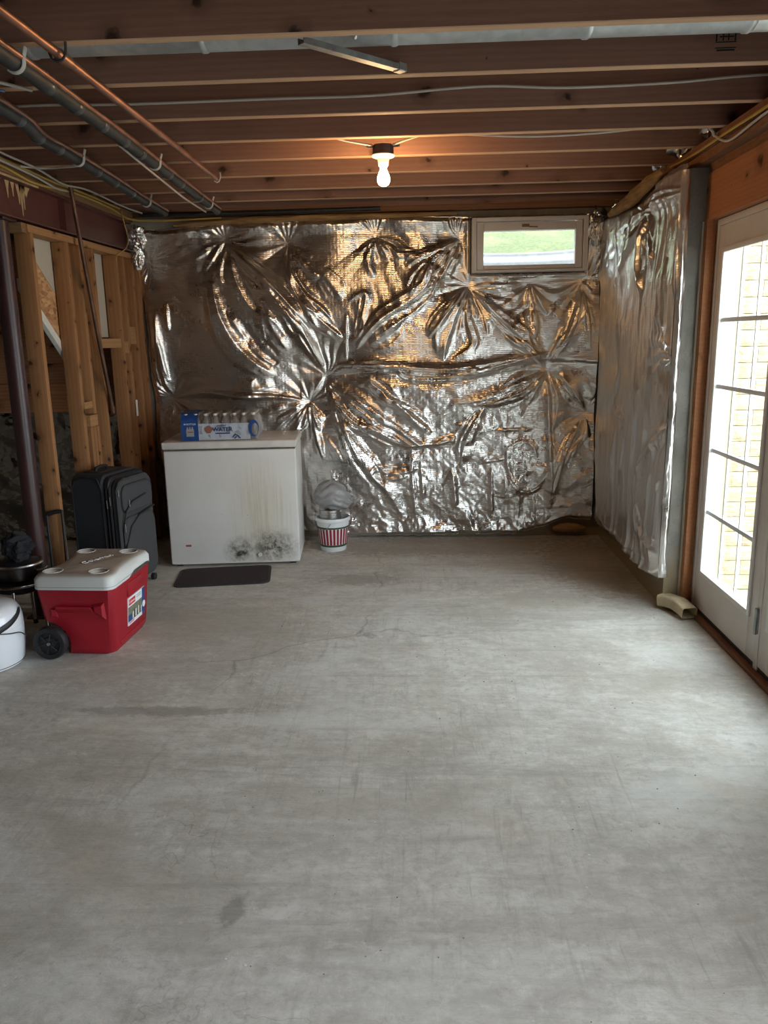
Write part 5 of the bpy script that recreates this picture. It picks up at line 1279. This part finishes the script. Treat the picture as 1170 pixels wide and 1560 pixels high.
# ================================================================ PULL-UP CART HANDLE leaning by the first stud
hc = empty('luggage_cart', (-2.06, 4.16, 0)); tag(hc, 'black folding luggage cart with a looped handle beside the maroon column', 'luggage cart')
loop = smoothpath([(-0.035, -0.01, 0.03), (-0.045, 0.03, 0.30), (-0.052, 0.045, 0.53), (-0.045, 0.048, 0.558), (0.025, 0.050, 0.575), (0.035, 0.048, 0.555), (0.040, 0.03, 0.30), (0.045, -0.01, 0.03)], 5)
MB().tube(loop, 0.0075, 10).build('handle_loop', M['suit_trim'], hc, True)
MB().tube([(-0.045, 0.048, 0.560), (-0.01, 0.050, 0.571), (0.025, 0.050, 0.576)], 0.0125, 12).build('grip', M['rubber'], hc, True)
MB().box(-0.06, 0.065, -0.10, 0.01, 0.012, 0.030, 0.004).build('foot_plate', M['suit_trim'], hc, True)
for x in (-0.06, 0.066): MB().lathe([(0.0, -0.01), (0.026, -0.01), (0.028, 0.0), (0.026, 0.01), (0.0, 0.01)], (0, 0, 0), 20, 'X').build('wheel', M['rubber'], hc, True, (x, 0.02, 0.0285))
MB().box(-0.05, 0.05, -0.004, 0.004, 0.16, 0.18).build('crossbar', M['suit_trim'], hc)

# ================================================================ SUITCASE
su = empty('suitcase', (-1.790, 4.42, 0), R(-12)); su.scale = (0.91, 0.94, 0.985); tag(su, 'large upright charcoal fabric suitcase with zipped front pockets left of the freezer', 'suitcase')
# local: x = thickness (front pocket towards +x), y = width going away, z up. right-front corner at the origin
TW, WD, HT = 0.335, 0.42, 0.735
def slab(x0, x1, r_, z0, z1, ys=(0.0, 0.42)):
    # rounded upright slab: outline in y-z, thickness in x
    y0, y1 = ys; w_, h_ = y1-y0, z1-z0
    loops = []
    for x, g in ((x0, 0.012), (x0+0.012, 0.0), (x1-0.012, 0.0), (x1, 0.012)):
        loops.append([(x, y, z) for y, z in rrect(w_-2*g, h_-2*g, max(0.01, r_-g), 6, (y0+y1)/2, (z0+z1)/2)])
    return MB().loft(loops)
shell = slab(-TW+0.10, 0, 0.06, 0.035, 0.745).build('shell', M['suit'], su, True); shell.location = (-0.10, 0, 0)
slab(0, 0.050, 0.06, 0.045, 0.735, (0.004, 0.416)).build('expander', M['suit_trim'], su, True, (-0.100, 0, 0))
slab(0, 0.050, 0.07, 0.06, 0.715, (0.010, 0.410)).build('front_pocket', M['suit_front'], su, True, (-0.050, 0, 0))
slab(0, 0.020, 0.08, 0.07, 0.48, (0.03, 0.395)).build('lower_pocket', M['suit_front'], su, True, (0.0, 0, 0))
slab(0, 0.012, 0.06, 0.50, 0.68, (0.04, 0.385)).build('upper_pocket', M['suit_front'], su, True, (0.0, 0, 0))
# side panel bulge facing the camera
zp = MB().tube([(x, -0.001, z) for x, z in ((-0.326, 0.08), (-0.326, 0.66), (-0.30, 0.715), (-0.24, 0.733), (-0.135, 0.725), (-0.108, 0.66), (-0.106, 0.08))], 0.005, 8).build('piping', M['suit_trim'], su, True)
for x, z0, z1 in ((-0.074, 0.10, 0.66), (-0.052, 0.10, 0.66), (-0.002, 0.09, 0.66)):
    MB().tube([(x, 0.002, z0), (x, -0.002, z1), (x, 0.03, z1+0.045), (x, 0.10, z1+0.062)], 0.0055, 8).build('zip_line', M['suit_trim'], su, True)
MB().tube([(0.018, 0.035, 0.45), (0.020, 0.06, 0.52), (0.018, 0.14, 0.57), (0.016, 0.30, 0.59)], 0.006, 8).build('zip_line', M['suit_trim'], su, True)
MB().tube([(0.022, 0.03, 0.30), (0.024, 0.10, 0.42), (0.024, 0.20, 0.475), (0.022, 0.38, 0.50)], 0.006, 8).build('zip_line', M['suit_trim'], su, True)
for (x, y, z, tl) in ((-0.068, -0.010, 0.60, 0.05), (-0.046, -0.008, 0.62, 0.05), (0.024, 0.03, 0.45, 0.05), (0.022, 0.10, 0.585, 0.04), (0.0, 0.02, 0.66, 0.04)):
    MB().tube([(x, y, z), (x+0.004, y-0.004, z-tl)], 0.0032, 6).build('zip_puller', M['steel'], su, True)
MB().tube([(-0.24, 0.14, 0.742), (-0.24, 0.15, 0.765), (-0.24, 0.20, 0.772), (-0.24, 0.26, 0.765), (-0.24, 0.27, 0.742)], 0.011, 10).build('top_handle', M['suit_trim'], su, True)
MB().box(-0.30, -0.18, 0.10, 0.31, 0.742, 0.750, 0.003).build('handle_plate', M['rubber'], su, True)
for x in (-0.30, -0.02):
    for y in (0.045, 0.375): MB().lathe([(0.0, -0.012), (0.022, -0.012), (0.0225, 0.012), (0.0, 0.012)], (0, 0, 0), 18, 'X').build('wheel', M['rubber'], su, True, (x, y, 0.0225))

# ================================================================ LEFT CLUSTER: cooker, grill, pot, bundle
ck = empty('white_cooker', (-2.112, 3.430, 0)); ck.scale = (0.93, 0.93, 0.90); tag(ck, 'glossy white rounded cooker with black band cut off by the left edge', 'cooker')
MB().lathe([(0.0, 0.0), (0.165, 0.0), (0.188, 0.006), (0.196, 0.020), (0.205, 0.10), (0.208, 0.20), (0.207, 0.215)], n=56, caps=False).build('body', M['white_enamel'], ck, True)
MB().lathe([(0.1915, 0.016), (0.1975, 0.018), (0.1975, 0.021), (0.192, 0.023)], n=56, caps=False).build('base_ring', M['tape'], ck, True)
MB().lathe([(0.2072, 0.2155), (0.2066, 0.245), (0.198, 0.285), (0.180, 0.315), (0.150, 0.332), (0.08, 0.342), (0.0, 0.345)], n=56, caps=False).build('lid', M['white_enamel'], ck, True)
# black band sweeping from the lid rim down and round the front
bdv = []
for i in range(41):
    a = R(-140+i*3.9); z = 0.175+0.115*max(0, (i/40))**1.8; rr2 = 0.2095 if z < 0.245 else 0.2095-(z-0.245)*0.28
    bdv.append([(rr2*math.cos(a), rr2*math.sin(a), z-0.016), ((rr2+0.004)*math.cos(a), (rr2+0.004)*math.sin(a), z-0.010), ((rr2+0.003)*math.cos(a), (rr2+0.003)*math.sin(a), z+0.010), ((rr2-0.001)*math.cos(a), (rr2-0.001)*math.sin(a), z+0.016)])
grid_mesh('black_band', np.array(bdv), M['rubber'], parent=ck)
MB().tube(smoothpath([(-0.05, -0.205, 0.252), (0.02, -0.214, 0.256), (0.09, -0.196, 0.248), (0.15, -0.155, 0.228), (0.20, -0.09, 0.205), (0.225, -0.03, 0.19), (0.24, 0.0, 0.16)], 6), 0.003, 7).build('cord', M['cable_black'], ck, True)
gq = empty('round_grill', (-2.10, 3.815, 0)); tag(gq, 'small black round grill with chrome rim and legs behind the white cooker', 'grill')
MB().lathe([(0.0, 0.235), (0.08, 0.24), (0.14, 0.265), (0.163, 0.295), (0.165, 0.305), (0.10, 0.3055), (0.0, 0.3055)], n=40, caps=False).build('bowl', M['blackpot'], gq, True)
MB().tube([(0.166*math.cos(a), 0.166*math.sin(a), 0.302) for a in np.linspace(0, 2*PI, 40, endpoint=False)], 0.0065, 8, closed=True).build('rim', M['chrome'], gq, True)
for a in (-20, -75, 100, 215):
    MB().tube([(0.145*math.cos(R(a)), 0.145*math.sin(R(a)), 0.275), (0.17*math.cos(R(a)), 0.17*math.sin(R(a)), 0.010)], 0.009, 10).build('leg', M['chrome'], gq, True)
    MB().lathe([(0.0, 0.0), (0.013, 0.0), (0.013, 0.02), (0.009, 0.026)], (0.1705*math.cos(R(a)), 0.1705*math.sin(R(a)), 0.0), 12, caps=False).build('rubber_foot', M['rubber'], gq, True)
pt = empty('stock_pot', (-2.10, 3.82, 0.306)); tag(pt, 'dark metal pot with shiny rolled rim standing on the round grill', 'pot')
MB().lathe([(0.0, 0.001), (0.095, 0.001), (0.108, 0.012), (0.112, 0.075), (0.118, 0.080), (0.118, 0.088), (0.105, 0.088), (0.100, 0.015), (0.0, 0.012)], n=44, caps=False).build('body', M['darkpot'], pt, True)
MB().tube([(0.116*math.cos(a), 0.116*math.sin(a), 0.086) for a in np.linspace(0, 2*PI, 40, endpoint=False)], 0.009, 8, closed=True).build('rim', M['steel'], pt, True)
MB().tube([(0.112, -0.03, 0.055), (0.137, -0.03, 0.058), (0.142, 0.0, 0.058), (0.137, 0.03, 0.058), (0.112, 0.03, 0.055)], 0.005, 8).build('side_handle', M['steel'], pt, True)
MB().lathe([(0.106, 0.0895), (0.09, 0.100), (0.04, 0.108), (0.0, 0.110)], n=40, caps=False).build('lid', M['blackpot'], pt, True)
bn = wad('cloth_bundle', (-2.095, 3.815, 0.478), 0.062, M['cloth_black'], 50, 4, (1.0, 0.9, 0.95)); tag(bn, 'black cloth bundle heaped on top of the pot by the column', 'cloth')

# small things on the floor
el = empty('downspout_elbow', (1.345, 4.13, 0.0)); tag(el, 'loose tan metal downspout elbow lying on the floor at the door corner', 'downspout elbow')
pth = smoothpath([(-0.025, 0.095, 0.048), (0.008, 0.055, 0.052), (0.035, 0.0, 0.054), (0.050, -0.06, 0.048), (0.062, -0.115, 0.039)], 6)
def rect_loops(pth, w_, h_, rr__=0.012):
    out = []
    for i, p in enumerate(pth):
        d_ = (pth[min(i+1, len(pth)-1)]-pth[max(i-1, 0)]).normalized(); s_ = d_.cross(Vector((0, 0, 1))).normalized(); u_ = s_.cross(d_)
        k_ = 1+0.03*math.sin(i*2.2)
        out.append([p+s_*a*k_+u_*b_*k_ for a, b_ in rrect(w_, h_, rr__, 3)])
    return out
Lo = rect_loops(pth, 0.085, 0.062); Li = rect_loops(pth, 0.080, 0.057, 0.010)
MB().loft(Lo+Li[::-1], cap=False).build('outer_shell', M['drain'], el, True)
MB().loft([L for L in Li[2:4]], cap=True).build('inner_shadow_plug', M['tape'], el)
ps = tag(MB().prism([(-0.035, -0.012), (0.03, -0.018), (0.045, 0.010), (-0.03, 0.014), (-0.045, 0.004)], 0.0003, 0.0022).build('paper_scrap', M['paper'], None, loc=(1.385, 3.62, 0)), 'white strip of paper on the floor beside the door sill', 'paper')
pk = tag(MB().prism([(-0.03, -0.012), (0.03, -0.008), (0.025, 0.012), (-0.02, 0.010)], 0.0003, 0.0018).build('paper_scrap', M['pink'], None, loc=(-1.645, 4.68, 0)), 'small pink paper scrap on the floor left of the mat', 'paper')
tg = tag(MB().box(-2.0495, -2.047, 5.50, 5.535, 0.975, 1.09).build('paper_tag', M['paper']), 'white paper tag stuck low on the stud wall left of the foil', 'tag')
tg.data.transform(Matrix.Translation((0.0, 0.06, 0)))
db = MB(); rq = random.Random(11)
for i in range(110):
    y = 1.3+4.3*rq.random(); x = rq.uniform(-0.9, 1.25)*min(1.0, 0.35+y*0.16); s_ = rq.uniform(0.0012, 0.0048)*min(1, 0.3+y*0.17); a = rq.random()*PI; e_ = rq.uniform(0.3, 1)
    db.prism([(x+s_*math.cos(a+q)*(1 if k_ % 2 else e_), y+s_*math.sin(a+q)*(1 if k_ % 2 else e_)) for k_, q in enumerate((0, 1.3, 2.7, 4.1, 5.2))], 0.0002, 0.0015)
tag(db.build('floor_grit', M['debris']), 'scattered brown grit and chips over the concrete floor', 'grit', kind='stuff')
db = MB()
for i in range(60):
    y = 1.3+4.3*rq.random(); x = rq.uniform(-1.0, 1.25)*min(1.0, 0.35+y*0.16); s_ = rq.uniform(0.001, 0.004); a = rq.random()*PI
    db.prism([(x+s_*math.cos(a+q)*1.3, y+s_*math.sin(a+q)) for q in (0, 1.3, 2.7, 4.1, 5.2)], 0.0002, 0.0014)
tag(db.build('paint_flecks', M['debris_light']), 'scattered pale flecks over the concrete floor', 'flecks', kind='stuff')
